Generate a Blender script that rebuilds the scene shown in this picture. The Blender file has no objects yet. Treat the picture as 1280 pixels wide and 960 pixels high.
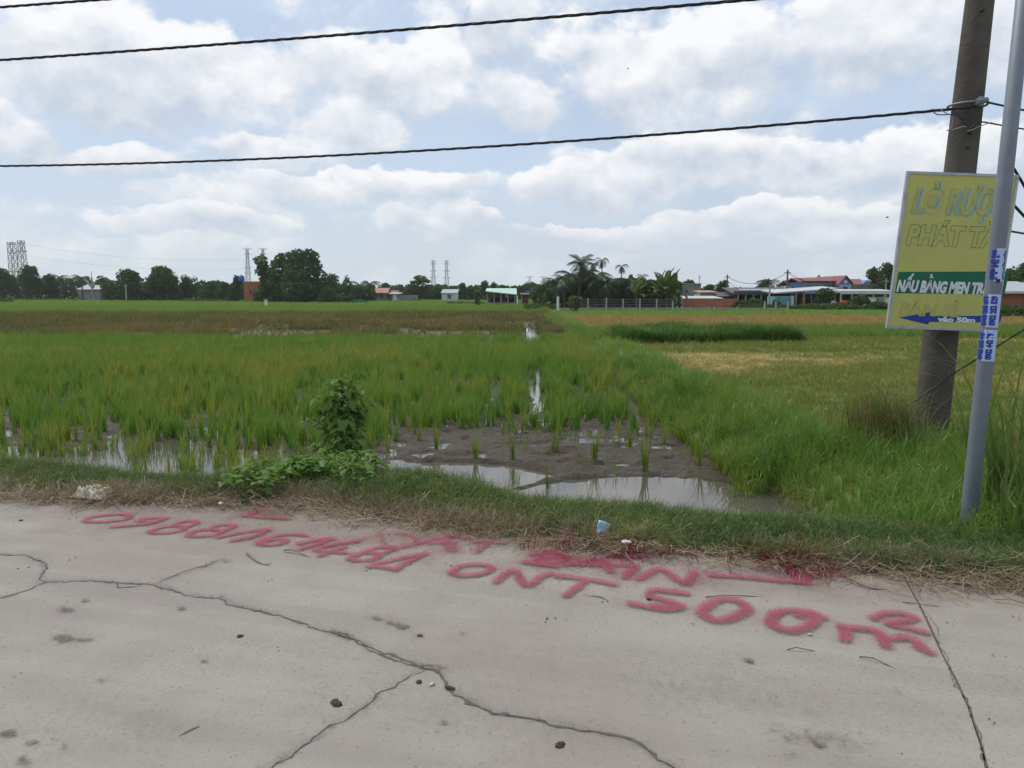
import bpy, math, random
import numpy as np
from mathutils import Vector, Matrix

sc = bpy.context.scene
RNG = np.random.default_rng(7)
random.seed(7)
rad = math.radians
COL = sc.collection

# ------------------------------------------------------------------ camera
CAM_H, F_PX, PITCH = 1.55, 967.0, rad(6.67)
cam_d = bpy.data.cameras.new('camera'); cam = bpy.data.objects.new('camera', cam_d); COL.objects.link(cam)
cam.location = (0, 0, CAM_H); cam.rotation_euler = (rad(90) - PITCH, 0, 0)
cam_d.sensor_width = 36; cam_d.lens = 36 * F_PX / 1280
cam_d.clip_start = 0.05; cam_d.clip_end = 6000
sc.camera = cam

def ray(px, py):
    cx, cy = (px - 640) / F_PX, (480 - py) / F_PX
    return cx, math.cos(PITCH) + cy * math.sin(PITCH), -math.sin(PITCH) + cy * math.cos(PITCH)
def G(px, py, z=0.0):                      # the point of a level surface
    x, y, dz = ray(px, py); t = (z - CAM_H) / dz
    return Vector((x * t, y * t, z))
def D(px, py, d):                          # the point at distance d ahead
    x, y, dz = ray(px, py); t = d / y
    return Vector((x * t, d, CAM_H + dz * t))

# ------------------------------------------------------------------ light
SUN_EL, SUN_AZ = rad(60), rad(-50)         # azimuth from +Y towards +X
EXPOSURE = 0.25
sc.view_settings.view_transform = 'Standard'; sc.view_settings.look = 'None'
sc.view_settings.gamma = 1; sc.view_settings.exposure = EXPOSURE
sc.view_settings.use_curve_mapping = False
sun_d = bpy.data.lights.new('sun', 'SUN'); sun_d.energy = 2.5; sun_d.angle = rad(7); sun_d.color = (1, .955, .88)
sun = bpy.data.objects.new('sun', sun_d); COL.objects.link(sun)
sdir = Vector((math.sin(SUN_AZ) * math.cos(SUN_EL), math.cos(SUN_AZ) * math.cos(SUN_EL), math.sin(SUN_EL)))
sun.rotation_euler = sdir.to_track_quat('Z', 'Y').to_euler(); sun.location = sdir * 300
sc.cycles.max_bounces = 6; sc.cycles.diffuse_bounces = 3; sc.cycles.transmission_bounces = 3
sc.cycles.glossy_bounces = 2; sc.cycles.transparent_max_bounces = 48; sc.cycles.volume_bounces = 1
sc.cycles.use_fast_gi = False

# ------------------------------------------------------------------ node helpers
class NT:
    def __init__(s, tree): s.t = tree; s.L = tree.links
    def n(s, typ, props=None, **ins):
        nd = s.t.nodes.new(typ)
        for k, v in (props or {}).items(): setattr(nd, k, v)
        for k, v in ins.items():
            key = int(k[1:]) if k[0] == 'i' and k[1:].isdigit() else k.replace('_', ' ')
            s.put(nd.inputs[key], v)
        return nd
    def put(s, sock, v):
        if isinstance(v, bpy.types.NodeSocket): s.L.new(v, sock)
        else:
            if sock.type == 'RGBA' and len(v) == 3: v = (*v, 1)
            sock.default_value = v
    def m(s, op, a, b=0.0, c=None, clamp=False):
        nd = s.t.nodes.new('ShaderNodeMath'); nd.operation = op; nd.use_clamp = clamp
        s.put(nd.inputs[0], a); s.put(nd.inputs[1], b)
        if c is not None: s.put(nd.inputs[2], c)
        return nd.outputs[0]
    def vm(s, op, a, b=(0, 0, 0)):
        nd = s.t.nodes.new('ShaderNodeVectorMath'); nd.operation = op
        s.put(nd.inputs[0], a)
        if op == 'SCALE': s.put(nd.inputs['Scale'], b)
        else: s.put(nd.inputs[1], b)
        return nd.outputs[0]
    def mix(s, f, a, b, blend='MIX'):
        nd = s.t.nodes.new('ShaderNodeMix'); nd.data_type = 'RGBA'; nd.blend_type = blend
        s.put(nd.inputs['Factor'], f); s.put(nd.inputs[6], a); s.put(nd.inputs[7], b)
        return nd.outputs[2]
    def ramp(s, v, lo, hi, to0=0.0, to1=1.0, smooth=True):
        nd = s.t.nodes.new('ShaderNodeMapRange'); nd.interpolation_type = 'SMOOTHSTEP' if smooth else 'LINEAR'
        for i, q in enumerate((v, lo, hi, to0, to1)): s.put(nd.inputs[i], q)
        return nd.outputs[0]
    def noise(s, vec, scale, detail=4, rough=.55, dist=0.0):
        return s.n('ShaderNodeTexNoise', None, Vector=vec, Scale=scale, Detail=detail, Roughness=rough, Distortion=dist).outputs[0]
    def attr(s, name, typ='GEOMETRY'): return s.n('ShaderNodeAttribute', {'attribute_name': name, 'attribute_type': typ})

# ------------------------------------------------------------------ sky
world = bpy.data.worlds.new('World'); sc.world = world; world.use_nodes = True
wt = world.node_tree; wt.nodes.clear(); W = NT(wt)
SKY_STRENGTH = 0.1
d = W.vm('NORMALIZE', W.n('ShaderNodeTexCoord').outputs['Generated'])
sp = W.n('ShaderNodeSeparateXYZ', None, Vector=d)
dx, dy, dzs = sp.outputs
az = W.m('ARCTAN2', dx, dy)
el = W.m('ARCSINE', dzs)
ns = W.n('ShaderNodeTexSky', {'sky_type': 'NISHITA', 'sun_disc': False, 'sun_elevation': SUN_EL, 'sun_rotation': SUN_AZ,
                              'air_density': 1.0, 'dust_density': 2.0, 'ozone_density': 1.5}).outputs[0]
dstr = W.vm('MULTIPLY', d, (1, 1, 1.3))
wob = W.n('ShaderNodeTexNoise', None, Vector=dstr, Scale=7.0, Detail=4, Roughness=.6)
wobv = W.vm('SUBTRACT', wob.outputs[1], (.5, .5, .5))
ws = W.n('ShaderNodeSeparateXYZ', None, Vector=wobv)
azw = W.m('ADD', az, W.m('MULTIPLY', ws.outputs[0], .16))
elw = W.m('ADD', el, W.m('MULTIPLY', ws.outputs[2], .09))
CLOUDS = [(175, 95, 250, 62), (470, 92, 125, 50), (640, 30, 50, 55), (835, 92, 160, 66), (640, 128, 75, 34),
          (1075, 40, 105, 62), (1240, 35, 85, 66), (430, 168, 95, 30), (100, 190, 140, 20), (500, 240, 130, 24),
          (750, 242, 125, 26), (870, 207, 170, 32), (1015, 212, 95, 36), (1165, 195, 95, 38), (545, 276, 80, 16),
          (330, 190, 85, 16), (235, 272, 130, 13), (960, 272, 160, 16), (15, 158, 60, 18), (760, 290, 150, 12), (1100, 290, 120, 14)]
big = None; num = None; den = None
for (cx_, cy_, hw, hh) in CLOUDS:
    rx, ry, rz = ray(cx_, cy_); nrm = math.sqrt(rx*rx + ry*ry + rz*rz)
    a0, e0 = math.atan2(rx, ry), math.asin(rz / nrm)
    wa, he = hw / F_PX * .95, hh / F_PX
    a = W.m('MULTIPLY', W.m('SUBTRACT', azw, a0), 1 / wa)
    e = W.m('MULTIPLY', W.m('SUBTRACT', elw, e0), 1 / he)
    r2 = W.m('ADD', W.m('MULTIPLY', a, a), W.m('MULTIPLY', e, e))
    b = W.m('SUBTRACT', 1.0, r2)
    big = b if big is None else W.m('MAXIMUM', big, b)
    w_ = W.m('POWER', W.m('MAXIMUM', W.m('ADD', b, .7), 0.0), 2.0)
    t_ = W.m('MULTIPLY', w_, e)
    num = t_ if num is None else W.m('ADD', num, t_)
    den = w_ if den is None else W.m('ADD', den, w_)
hgt = W.m('DIVIDE', num, W.m('ADD', den, .08))                       # -1 at a cloud's base .. 1 at its top
lowc = W.noise(W.vm('MULTIPLY', d, (1, 1, 2.4)), 2.6, 2, .5)
generic = W.m('MULTIPLY', W.m('SUBTRACT', lowc, .52), 6.0)           # the rest of the sky: the same clouds by chance
cover = W.m('MAXIMUM', W.m('MAXIMUM', big, -1.5), W.m('MINIMUM', generic, .2))
LUMP = 10.0
n1 = W.noise(dstr, LUMP, 8, .57)
n1u = W.noise(W.vm('ADD', dstr, (-.008, .004, .026)), LUMP, 5, .57)
dens = W.m('ADD', W.m('MULTIPLY', cover, 1.15), W.m('MULTIPLY', W.m('SUBTRACT', n1, .48), 3.1))
up_edge = W.ramp(hgt, -.5, .5, .95, .22)                             # soft bases, crisp tops
alpha = W.ramp(dens, -.25, up_edge)
relief = W.m('MULTIPLY', W.m('SUBTRACT', n1, n1u), 2.9)
lit = W.m('ADD', W.m('ADD', .55, W.m('MULTIPLY', hgt, .55)), relief)
lit = W.m('ADD', lit, W.m('MULTIPLY', W.ramp(dens, .5, 1.9), -.16), clamp=True)
K = 1 / SKY_STRENGTH
ccol = W.mix(lit, tuple(K * c for c in (.49, .545, .63)), tuple(K * c for c in (.835, .835, .85)))
veiln = W.noise(W.vm('MULTIPLY', d, (1, 1, 3.5)), 3.0, 5, .6)
veil = W.m('ADD', .60, W.m('MULTIPLY', W.ramp(veiln, .35, .7), .35))
clear = W.mix(veil, ns, tuple(K * c for c in (.50, .60, .75)))
skyc = W.mix(W.m('MULTIPLY', alpha, .95), clear, ccol)
hz = W.ramp(el, -.02, .17, 1.0, 0.0)
skyc = W.mix(W.m('MULTIPLY', hz, .78), skyc, tuple(K * c for c in (.56, .61, .67)))
bg = W.n('ShaderNodeBackground', None, Color=skyc, Strength=SKY_STRENGTH)
wo = W.n('ShaderNodeOutputWorld', None, Surface=bg.outputs[0])

# ------------------------------------------------------------------ object helpers
def tag(o, label=None, cat=None, group=None, kind=None):
    if label: o['label'] = label
    if cat: o['category'] = cat
    if group: o['group'] = group
    if kind: o['kind'] = kind
    return o
def empty(name, loc=(0, 0, 0), rz=0.0):
    o = bpy.data.objects.new(name, None); COL.objects.link(o); o.location = loc; o.rotation_euler = (0, 0, rz)
    o.empty_display_size = .2
    return o
def link(name, me, m=None, parent=None):
    if m is not None and not me.materials: me.materials.append(m)
    o = bpy.data.objects.new(name, me); COL.objects.link(o)
    if parent is not None: o.parent = parent
    return o
def copy_tree(o, parent=None):
    c = o.copy(); COL.objects.link(c); c.parent = parent
    for ch in list(o.children): copy_tree(ch, c)
    return c
def mesh_np(name, V, Fc, smooth=False):
    """Fc: (n,k) array of equal sized faces"""
    V = np.asarray(V, dtype=np.float32); Fc = np.asarray(Fc, dtype=np.int32)
    me = bpy.data.meshes.new(name); n, k = Fc.shape
    me.vertices.add(len(V)); me.vertices.foreach_set('co', V.ravel())
    me.loops.add(n * k); me.loops.foreach_set('vertex_index', Fc.ravel())
    me.polygons.add(n); me.polygons.foreach_set('loop_start', np.arange(0, n * k, k, dtype=np.int32))
    if smooth: me.polygons.foreach_set('use_smooth', np.ones(n, bool))
    me.update(calc_edges=True); return me
def set_attr(me, name, arr, typ='FLOAT'):
    a = me.attributes.new(name, typ, 'POINT'); arr = np.asarray(arr, dtype=np.int32 if typ == 'INT' else np.float32)
    a.data.foreach_set({'FLOAT': 'value', 'INT': 'value', 'FLOAT_VECTOR': 'vector', 'FLOAT_COLOR': 'color'}[typ], arr.ravel())

class MB:
    def __init__(s): s.v = []; s.f = []
    def box(s, c, size, rz=0.0, taper=1.0):
        x, y, z = (q / 2 for q in size); b = len(s.v); ca, sa = math.cos(rz), math.sin(rz)
        for sz in (-1, 1):
            k = taper if sz > 0 else 1.0
            for sx, sy in ((-1, -1), (1, -1), (1, 1), (-1, 1)):
                px, py = sx * x * k, sy * y * k
                s.v.append((c[0] + px * ca - py * sa, c[1] + px * sa + py * ca, c[2] + sz * z))
        s.f += [(b, b+3, b+2, b+1), (b+4, b+5, b+6, b+7)] + [(b+i, b+(i+1) % 4, b+4+(i+1) % 4, b+4+i) for i in range(4)]
        return s
    def tube(s, path, r, n=8, cap=True):
        path = [Vector(p) for p in path]; m_ = len(path)
        rs = r if hasattr(r, '__len__') else [r] * m_
        b = len(s.v)
        for i, p in enumerate(path):
            t = (path[min(i+1, m_-1)] - path[max(i-1, 0)]).normalized()
            up = Vector((0, 0, 1)) if abs(t.z) < .9 else Vector((0, 1, 0))
            a = t.cross(up).normalized(); c = a.cross(t).normalized()
            for k in range(n):
                th = 2 * math.pi * k / n
                s.v.append(tuple(p + (a * math.cos(th) + c * math.sin(th)) * rs[i]))
        for i in range(m_-1):
            for k in range(n):
                s.f.append((b+i*n+k, b+i*n+(k+1) % n, b+(i+1)*n+(k+1) % n, b+(i+1)*n+k))
        if cap: s.f += [tuple(b+k for k in reversed(range(n))), tuple(b+(m_-1)*n+k for k in range(n))]
        return s
    def poly(s, pts):
        b = len(s.v); s.v += [tuple(p) for p in pts]; s.f.append(tuple(range(b, b+len(pts)))); return s
    def prism(s, pts, off):
        b = len(s.v); n = len(pts); off = Vector(off)
        s.v += [tuple(p) for p in pts] + [tuple(Vector(p) + off) for p in pts]
        s.f += [tuple(b+i for i in reversed(range(n))), tuple(b+n+i for i in range(n))]
        s.f += [(b+i, b+(i+1) % n, b+n+(i+1) % n, b+n+i) for i in range(n)]
        return s
    def mesh(s, name, smooth=False):
        me = bpy.data.meshes.new(name); me.from_pydata(s.v, [], s.f)
        if smooth: me.polygons.foreach_set('use_smooth', np.ones(len(me.polygons), bool))
        me.update(); return me
    def build(s, name, m, parent=None, smooth=False): return link(name, s.mesh(name, smooth), m, parent)

# value noise for layout
_perm = np.random.default_rng(3).random((256, 256)).astype(np.float32)
def vnoise(x, y):
    x = np.asarray(x, float); y = np.asarray(y, float)
    xi, yi = np.floor(x).astype(int), np.floor(y).astype(int); fx, fy = x - xi, y - yi
    fx = fx*fx*(3-2*fx); fy = fy*fy*(3-2*fy)
    p = lambda a, b: _perm[a & 255, b & 255]
    return (p(xi, yi)*(1-fx)+p(xi+1, yi)*fx)*(1-fy)+(p(xi, yi+1)*(1-fx)+p(xi+1, yi+1)*fx)*fy
def fbm(x, y, s=1.0, o=4):
    t = 0; a = .5; x = np.asarray(x, float)*s; y = np.asarray(y, float)*s; n = 0
    for i in range(o): t = t + a*vnoise(x+17.3*i, y-9.1*i); n += a; a *= .5; x = x*2.03; y = y*2.03
    return t/n
def sstep(a, b, x): t = np.clip((np.asarray(x, float)-a)/(b-a), 0, 1); return t*t*(3-2*t)

# ------------------------------------------------------------------ materials
def newmat(name):
    m = bpy.data.materials.new(name); m.use_nodes = True; m.node_tree.nodes.clear(); return m, NT(m.node_tree)
def finish(T, shader, disp=None):
    T.n('ShaderNodeOutputMaterial', None, Surface=shader)
def plain(name, col, rough=.7, var=.25, scale=6.0, metal=0.0, bump=.0, col2=None, spec=.3):
    m, T = newmat(name); co = T.n('ShaderNodeTexCoord').outputs['Object']
    nz = T.noise(co, scale, 5, .6); nz2 = T.noise(co, scale*7, 3, .6)
    c2 = col2 or tuple(c*.55 for c in col)
    c = T.mix(T.m('MULTIPLY', T.ramp(nz, .38, .68), var*1.8, clamp=True), col, c2)
    c = T.mix(T.m('MULTIPLY', T.ramp(nz2, .55, .75), var*.6), c, tuple(q*.5 for q in col))
    p = T.n('ShaderNodeBsdfPrincipled', None, Base_Color=c, Roughness=rough, Metallic=metal)
    p.inputs['Specular IOR Level'].default_value = spec
    if bump:
        bp = T.n('ShaderNodeBump', None, Strength=bump, Distance=.02, Height=nz2); T.put(p.inputs['Normal'], bp.outputs[0])
    finish(T, p.outputs[0]); return m
def leafmat(name, a, b, tip=None, tipamt=.5, transl=.3, inst=False, gloss=.02, var=.5):
    m, T = newmat(name)
    oi = T.n('ShaderNodeObjectInfo'); rnd = oi.outputs['Random']
    if inst:
        f = T.attr('tint', 'INSTANCER').outputs['Fac']
        f = T.m('ADD', f, T.m('MULTIPLY', T.m('SUBTRACT', rnd, .5), .35), clamp=True)
    else:
        geo = T.n('ShaderNodeNewGeometry')
        f = T.m('ADD', T.m('MULTIPLY', geo.outputs['Random Per Island'], var), T.m('MULTIPLY', T.noise(T.n('ShaderNodeTexCoord').outputs['Object'], .7, 3), .5), clamp=True)
    c = T.mix(f, a, b)
    if tip:
        t = T.attr('t').outputs['Fac']
        c = T.mix(T.m('MULTIPLY', T.ramp(t, .25, 1.0), tipamt), c, tip)
    df = T.n('ShaderNodeBsdfDiffuse', None, Color=c, Roughness=.6)
    tr = T.n('ShaderNodeBsdfTranslucent', None, Color=T.mix(.5, c, T.vm('MULTIPLY', c, (1.25, 1.3, .5))))
    s = T.n('ShaderNodeMixShader', None, Fac=transl, i1=df.outputs[0], i2=tr.outputs[0])
    gl = T.n('ShaderNodeBsdfGlossy', None, Color=(1, 1, 1), Roughness=.42)
    s = T.n('ShaderNodeMixShader', None, Fac=gloss, i1=s.outputs[0], i2=gl.outputs[0])
    finish(T, s.outputs[0]); return m

U_ = Vector((.966, -.259, 0)); V_ = Vector((.259, .966, 0))        # along the road, across it towards the field
def uv_of(x, y): return .966*x - .259*y, .259*x + .966*y
EDGE_V = 4.42
def edge_v(u): return EDGE_V + .40*np.exp(-((np.asarray(u, float)+3.0)/1.25)**2)

def concrete_mat():
    m, T = newmat('road_concrete'); co = T.n('ShaderNodeTexCoord').outputs['Object']
    big_ = T.noise(co, .55, 4, .6); mid = T.noise(co, 3.2, 5, .6); fine = T.noise(co, 55, 4, .7); gr = T.noise(co, 210, 2, .6)
    c = T.mix(T.ramp(big_, .38, .64), (.272, .249, .219), (.236, .208, .185))
    c = T.mix(T.m('MULTIPLY', T.ramp(mid, .45, .75), .35), c, (.215, .197, .174))
    c = T.mix(T.m('MULTIPLY', T.ramp(fine, .48, .68), .50), c, (.175, .162, .143))
    c = T.mix(T.m('MULTIPLY', T.ramp(gr, .56, .76), .45), c, (.33, .315, .29))
    vo = T.n('ShaderNodeTexVoronoi', {'feature': 'F1'}, Vector=co, Scale=38.0)
    sel = T.m('GREATER_THAN', T.n('ShaderNodeSeparateColor', None, Color=vo.outputs['Color']).outputs[0], .72)
    spot = T.m('MULTIPLY', T.ramp(vo.outputs['Distance'], .10, .22, 1, 0), sel)
    c = T.mix(T.m('MULTIPLY', spot, .75), c, (.10, .09, .08))
    udist = T.n('ShaderNodeVectorMath', {'operation': 'DOT_PRODUCT'}, i0=co, i1=tuple(U_)).outputs['Value']
    vd0 = T.n('ShaderNodeVectorMath', {'operation': 'DOT_PRODUCT'}, i0=co, i1=tuple(V_)).outputs['Value']
    stv = T.n('ShaderNodeCombineXYZ', None, X=T.m('MULTIPLY', udist, .22), Y=T.m('MULTIPLY', vd0, 2.6), Z=0.0).outputs[0]
    wear = T.noise(stv, 1.6, 5, .6)                                  # dust dragged along by wheels
    c = T.mix(T.m('MULTIPLY', T.ramp(wear, .45, .68), .38), c, (.20, .182, .165))
    c = T.mix(T.m('MULTIPLY', T.ramp(wear, .52, .30), .25), c, (.33, .305, .268))
    vdist = T.n('ShaderNodeVectorMath', {'operation': 'DOT_PRODUCT'}, i0=co, i1=tuple(V_)).outputs['Value']
    dirt = T.m('MULTIPLY', T.ramp(T.m('ADD', vdist, T.m('MULTIPLY', T.m('SUBTRACT', mid, .5), 1.3)), 3.85, 4.75), T.ramp(fine, .25, .6, .45, .95))
    c = T.mix(T.m('MULTIPLY', dirt, .8), c, (.17, .130, .103))
    p = T.n('ShaderNodeBsdfPrincipled', None, Base_Color=c, Roughness=T.ramp(mid, .3, .7, .78, .95)); p.inputs['Specular IOR Level'].default_value = .25
    h = T.m('ADD', T.m('MULTIPLY', fine, .6), T.m('ADD', T.m('MULTIPLY', gr, .25), T.m('MULTIPLY', mid, 1.2)))
    bp = T.n('ShaderNodeBump', None, Strength=.55, Distance=.006, Height=h); T.put(p.inputs['Normal'], bp.outputs[0])
    finish(T, p.outputs[0]); return m
def soil_mat():
    m, T = newmat('field_soil'); co = T.n('ShaderNodeTexCoord').outputs['Object']
    zc = T.attr('zone').outputs['Color']; wet = T.attr('wet').outputs['Fac']
    n0 = T.noise(co, .35, 5, .65); n1_ = T.noise(co, 2.3, 5, .65); n2_ = T.noise(co, 14, 5, .65); n3 = T.noise(co, 70, 3, .7)
    c = T.mix(T.m('MULTIPLY', T.ramp(n1_, .35, .7), .55), zc, T.vm('MULTIPLY', zc, (.62, .60, .58)))
    c = T.mix(T.m('MULTIPLY', T.ramp(n0, .4, .7), .35), c, T.vm('MULTIPLY', zc, (1.35, 1.15, .9)))
    c = T.mix(T.m('MULTIPLY', T.ramp(n2_, .4, .65), .45), c, T.vm('MULTIPLY', c, (.55, .55, .55)))
    c = T.mix(T.m('MULTIPLY', T.ramp(n3, .5, .7), .35), c, T.vm('MULTIPLY', c, (1.6, 1.55, 1.5)))
    c = T.mix(T.m('MULTIPLY', wet, .75), c, T.vm('MULTIPLY', c, (.50, .48, .46)))
    ro = T.m('SUBTRACT', .95, T.m('MULTIPLY', wet, T.ramp(n2_, .35, .6, .72, .40)))
    p = T.n('ShaderNodeBsdfPrincipled', None, Base_Color=c, Roughness=ro); p.inputs['Specular IOR Level'].default_value = .28
    h = T.m('ADD', T.m('MULTIPLY', n2_, 1.0), T.m('MULTIPLY', n3, .3))
    bp = T.n('ShaderNodeBump', None, Strength=1.0, Distance=.05, Height=h); T.put(p.inputs['Normal'], bp.outputs[0])
    finish(T, p.outputs[0]); return m
def water_mat():
    m, T = newmat('paddy_water'); co = T.n('ShaderNodeTexCoord').outputs['Object']
    p = T.n('ShaderNodeBsdfPrincipled', None, Base_Color=(.085, .075, .058), Roughness=.03, IOR=1.33); p.inputs['Specular IOR Level'].default_value = .9
    bp = T.n('ShaderNodeBump', None, Strength=.05, Distance=.01, Height=T.noise(co, 7, 2, .5)); T.put(p.inputs['Normal'], bp.outputs[0])
    finish(T, p.outputs[0]); return m
def paint_mat(name='red_spray_paint', cols=((.30, .055, .098), (.26, .040, .072), (.125, .010, .018))):
    m, T = newmat(name); co = T.n('ShaderNodeTexCoord').outputs['Object']
    a = T.attr('a').outputs['Fac']
    n1_ = T.noise(co, 26, 4, .7); n2_ = T.noise(co, 75, 3, .75); n0 = T.noise(co, 6, 3, .6)
    c = T.mix(T.ramp(n0, .35, .65), cols[0], cols[1])
    c = T.mix(T.m('MULTIPLY', T.ramp(a, .9, 1.8), .5), c, cols[2])
    k = T.m('ADD', a, T.m('MULTIPLY', T.m('SUBTRACT', n2_, .5), 1.0)); k = T.m('ADD', k, T.m('MULTIPLY', T.m('SUBTRACT', n1_, .5), .75))
    fac = T.m('MULTIPLY', T.m('MULTIPLY', T.ramp(k, .02, 1.05), T.ramp(n2_, .32, .60, .45, 1.0)), T.ramp(a, .0, .08))
    p = T.n('ShaderNodeBsdfPrincipled', None, Base_Color=c, Roughness=.75); p.inputs['Specular IOR Level'].default_value = .25
    tr = T.n('ShaderNodeBsdfTransparent')
    s = T.n('ShaderNodeMixShader', None, Fac=T.m('MULTIPLY', fac, .84), i1=tr.outputs[0], i2=p.outputs[0])
    finish(T, s.outputs[0]); return m
def brickmat(name, a, b, mortar, scale):
    m, T = newmat(name); co = T.n('ShaderNodeTexCoord').outputs['Object']
    sp_ = T.n('ShaderNodeSeparateXYZ', None, Vector=co)
    v = T.n('ShaderNodeCombineXYZ', None, X=T.m('ADD', sp_.outputs[0], sp_.outputs[1]), Y=sp_.outputs[2], Z=0.0).outputs[0]
    br = T.n('ShaderNodeTexBrick', None, Vector=v, Color1=a, Color2=b, Mortar=mortar, Scale=scale)
    c = T.mix(T.m('MULTIPLY', T.ramp(T.noise(co, 1.2, 4), .4, .7), .4), br.outputs[0], tuple(q*.6 for q in a))
    p = T.n('ShaderNodeBsdfPrincipled', None, Base_Color=c, Roughness=.9)
    finish(T, p.outputs[0]); return m
def sheetmat(name, col, axis='X', per=.25):
    m, T = newmat(name); co = T.n('ShaderNodeTexCoord').outputs['Object']
    wv = T.n('ShaderNodeTexWave', {'bands_direction': axis}, Vector=co, Scale=1/per, Distortion=.1)
    c = T.mix(T.m('MULTIPLY', T.ramp(T.noise(co, .8, 5, .65), .4, .7), .45), col, tuple(q*.5 for q in col))
    p = T.n('ShaderNodeBsdfPrincipled', None, Base_Color=c, Roughness=.55)
    bp = T.n('ShaderNodeBump', None, Strength=.5, Distance=.03, Height=wv.outputs[1]); T.put(p.inputs['Normal'], bp.outputs[0])
    finish(T, p.outputs[0]); return m

M = {}
M['road'] = concrete_mat(); M['soil'] = soil_mat(); M['water'] = water_mat(); M['paint'] = paint_mat()
M['soft_dirt'] = paint_mat('soft_dirt', ((.13, .105, .085), (.10, .085, .07), (.07, .055, .045)))
M['crack'] = plain('crack_dirt', (.125, .116, .10), .95, .5, 40)
M['stain'] = plain('stain_dirt', (.175, .150, .124), .95, .5, 30)
M['grit'] = plain('road_grit', (.10, .085, .07), .9, .5, 300)
M['clod'] = plain('dry_dung', (.085, .062, .050), .9, .5, 30, bump=.8)
M['pale_chip'] = plain('pale_chip', (.45, .42, .36), .8, .4, 20)
M['pole'] = plain('weathered_concrete_pole', (.098, .086, .070), .9, .55, 2.2, bump=.5, col2=(.062, .053, .044))
M['steel'] = plain('galvanised_steel', (.185, .205, .235), .55, .25, 9, metal=.2, col2=(.15, .16, .18))
M['cable'] = plain('black_cable', (.025, .025, .028), .5, .2, 30)
M['wire_pale'] = plain('bare_wire', (.30, .29, .27), .5, .2, 30)
M['yellow'] = plain('faded_yellow_print', (.50, .48, .135), .6, .30, 2.6, col2=(.42, .42, .145))
M['yellow_face'] = plain('sun_bleached_letter', (.44, .43, .155), .6, .2, 4)
M['yellow_faint'] = plain('nearly_vanished_print', (.455, .44, .135), .6, .2, 4)
M['sign_frame'] = plain('sign_frame_metal', (.42, .43, .43), .45, .3, 9, metal=.3)
M['green'] = plain('green_print', (.008, .135, .075), .5, .15, 6)
M['white'] = plain('white_print', (.70, .72, .71), .5, .15, 9)
M['blue'] = plain('blue_print', (.02, .05, .30), .5, .15, 6)
M['sky_blue'] = plain('pale_blue_print', (.20, .42, .52), .6, .3, 12)
M['dk_outline'] = plain('dark_outline_print', (.03, .10, .05), .6, .2, 12)
M['sticker'] = plain('sticker_paper', (.46, .56, .80), .5, .15, 12)
M['black'] = plain('black_plastic', (.02, .02, .022), .5, .2, 12)
M['bark'] = plain('bark', (.10, .08, .062), .9, .5, 5, bump=.6)
M['banana_stem'] = plain('banana_stem', (.13, .125, .06), .8, .4, 5)
M['pale_bark'] = plain('pale_bark', (.38, .35, .31), .9, .4, 5, bump=.4)
M['leaf_dark'] = leafmat('leaf_dark', (.042, .074, .032), (.090, .135, .050), gloss=.01)
M['leaf_mid'] = leafmat('leaf_mid', (.050, .088, .030), (.105, .155, .050), gloss=.01)
M['leaf_pale'] = leafmat('leaf_pale', (.075, .10, .05), (.14, .16, .085), gloss=.01)
M['leaf_olive'] = leafmat('leaf_olive', (.075, .09, .025), (.15, .15, .045), gloss=.03)
M['palm'] = leafmat('palm_leaf', (.026, .050, .022), (.060, .095, .036), gloss=.02)
M['banana'] = leafmat('banana_leaf', (.05, .085, .028), (.12, .15, .05), gloss=.03, var=.9)
M['vine'] = leafmat('vine_leaf', (.090, .19, .042), (.19, .28, .065), gloss=.012, transl=.28)
M['vine_stem'] = plain('vine_stem', (.07, .075, .035), .8, .3, 20)
M['rice'] = leafmat('rice_leaf', (.105, .245, .030), (.30, .30, .055), tip=(.30, .31, .09), tipamt=.28, inst=True, transl=.4)
M['stub'] = leafmat('dry_rice_leaf', (.130, .150, .040), (.24, .180, .072), inst=True, transl=.2, gloss=.02)
M['lush'] = leafmat('lush_grass', (.092, .215, .030), (.23, .30, .055), tip=(.26, .31, .08), tipamt=.25, inst=True, transl=.35)
M['verge'] = leafmat('verge_grass', (.066, .142, .034), (.19, .22, .07), tip=(.20, .24, .09), tipamt=.3, inst=True, transl=.3)
M['meadow'] = leafmat('meadow_grass', (.155, .225, .040), (.40, .32, .105), inst=True, transl=.25, gloss=.02)
M['ripe'] = leafmat('ripe_stalks', (.28, .20, .065), (.41, .30, .115), inst=True, transl=.2, gloss=.02)
M['straw'] = leafmat('straw', (.21, .16, .105), (.46, .36, .225), inst=True, transl=.15, gloss=.03)
M['straw_solid'] = leafmat('straw_solid', (.26, .20, .11), (.40, .32, .19), transl=.1)
M['red_straw'] = leafmat('red_straw', (.13, .012, .022), (.26, .05, .06), inst=True, transl=.1, gloss=.02)
M['bank'] = leafmat('bank_grass', (.062, .150, .030), (.16, .23, .05), inst=True, transl=.3)
M['reed'] = leafmat('reed_blade', (.06, .12, .025), (.16, .23, .055), transl=.35, gloss=.015)
M['dry_blade'] = leafmat('dry_blade', (.13, .11, .045), (.30, .22, .10), transl=.2, gloss=.02, var=.9)
M['red_brick'] = brickmat('red_brick', (.40, .135, .075), (.34, .11, .065), (.32, .16, .10), 2.2)
M['brick_low'] = brickmat('low_brick', (.20, .13, .10), (.17, .115, .09), (.25, .22, .19), 2.5)
M['grey_wall'] = plain('grey_render', (.26, .265, .27), .9, .5, .8)
M['block'] = plain('bare_block_wall', (.20, .185, .165), .9, .5, .9)
M['cap'] = plain('cement_cap', (.34, .33, .32), .9, .3, 2)
M['pale_wall'] = plain('pale_wall', (.55, .58, .55), .8, .3, .8)
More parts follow.
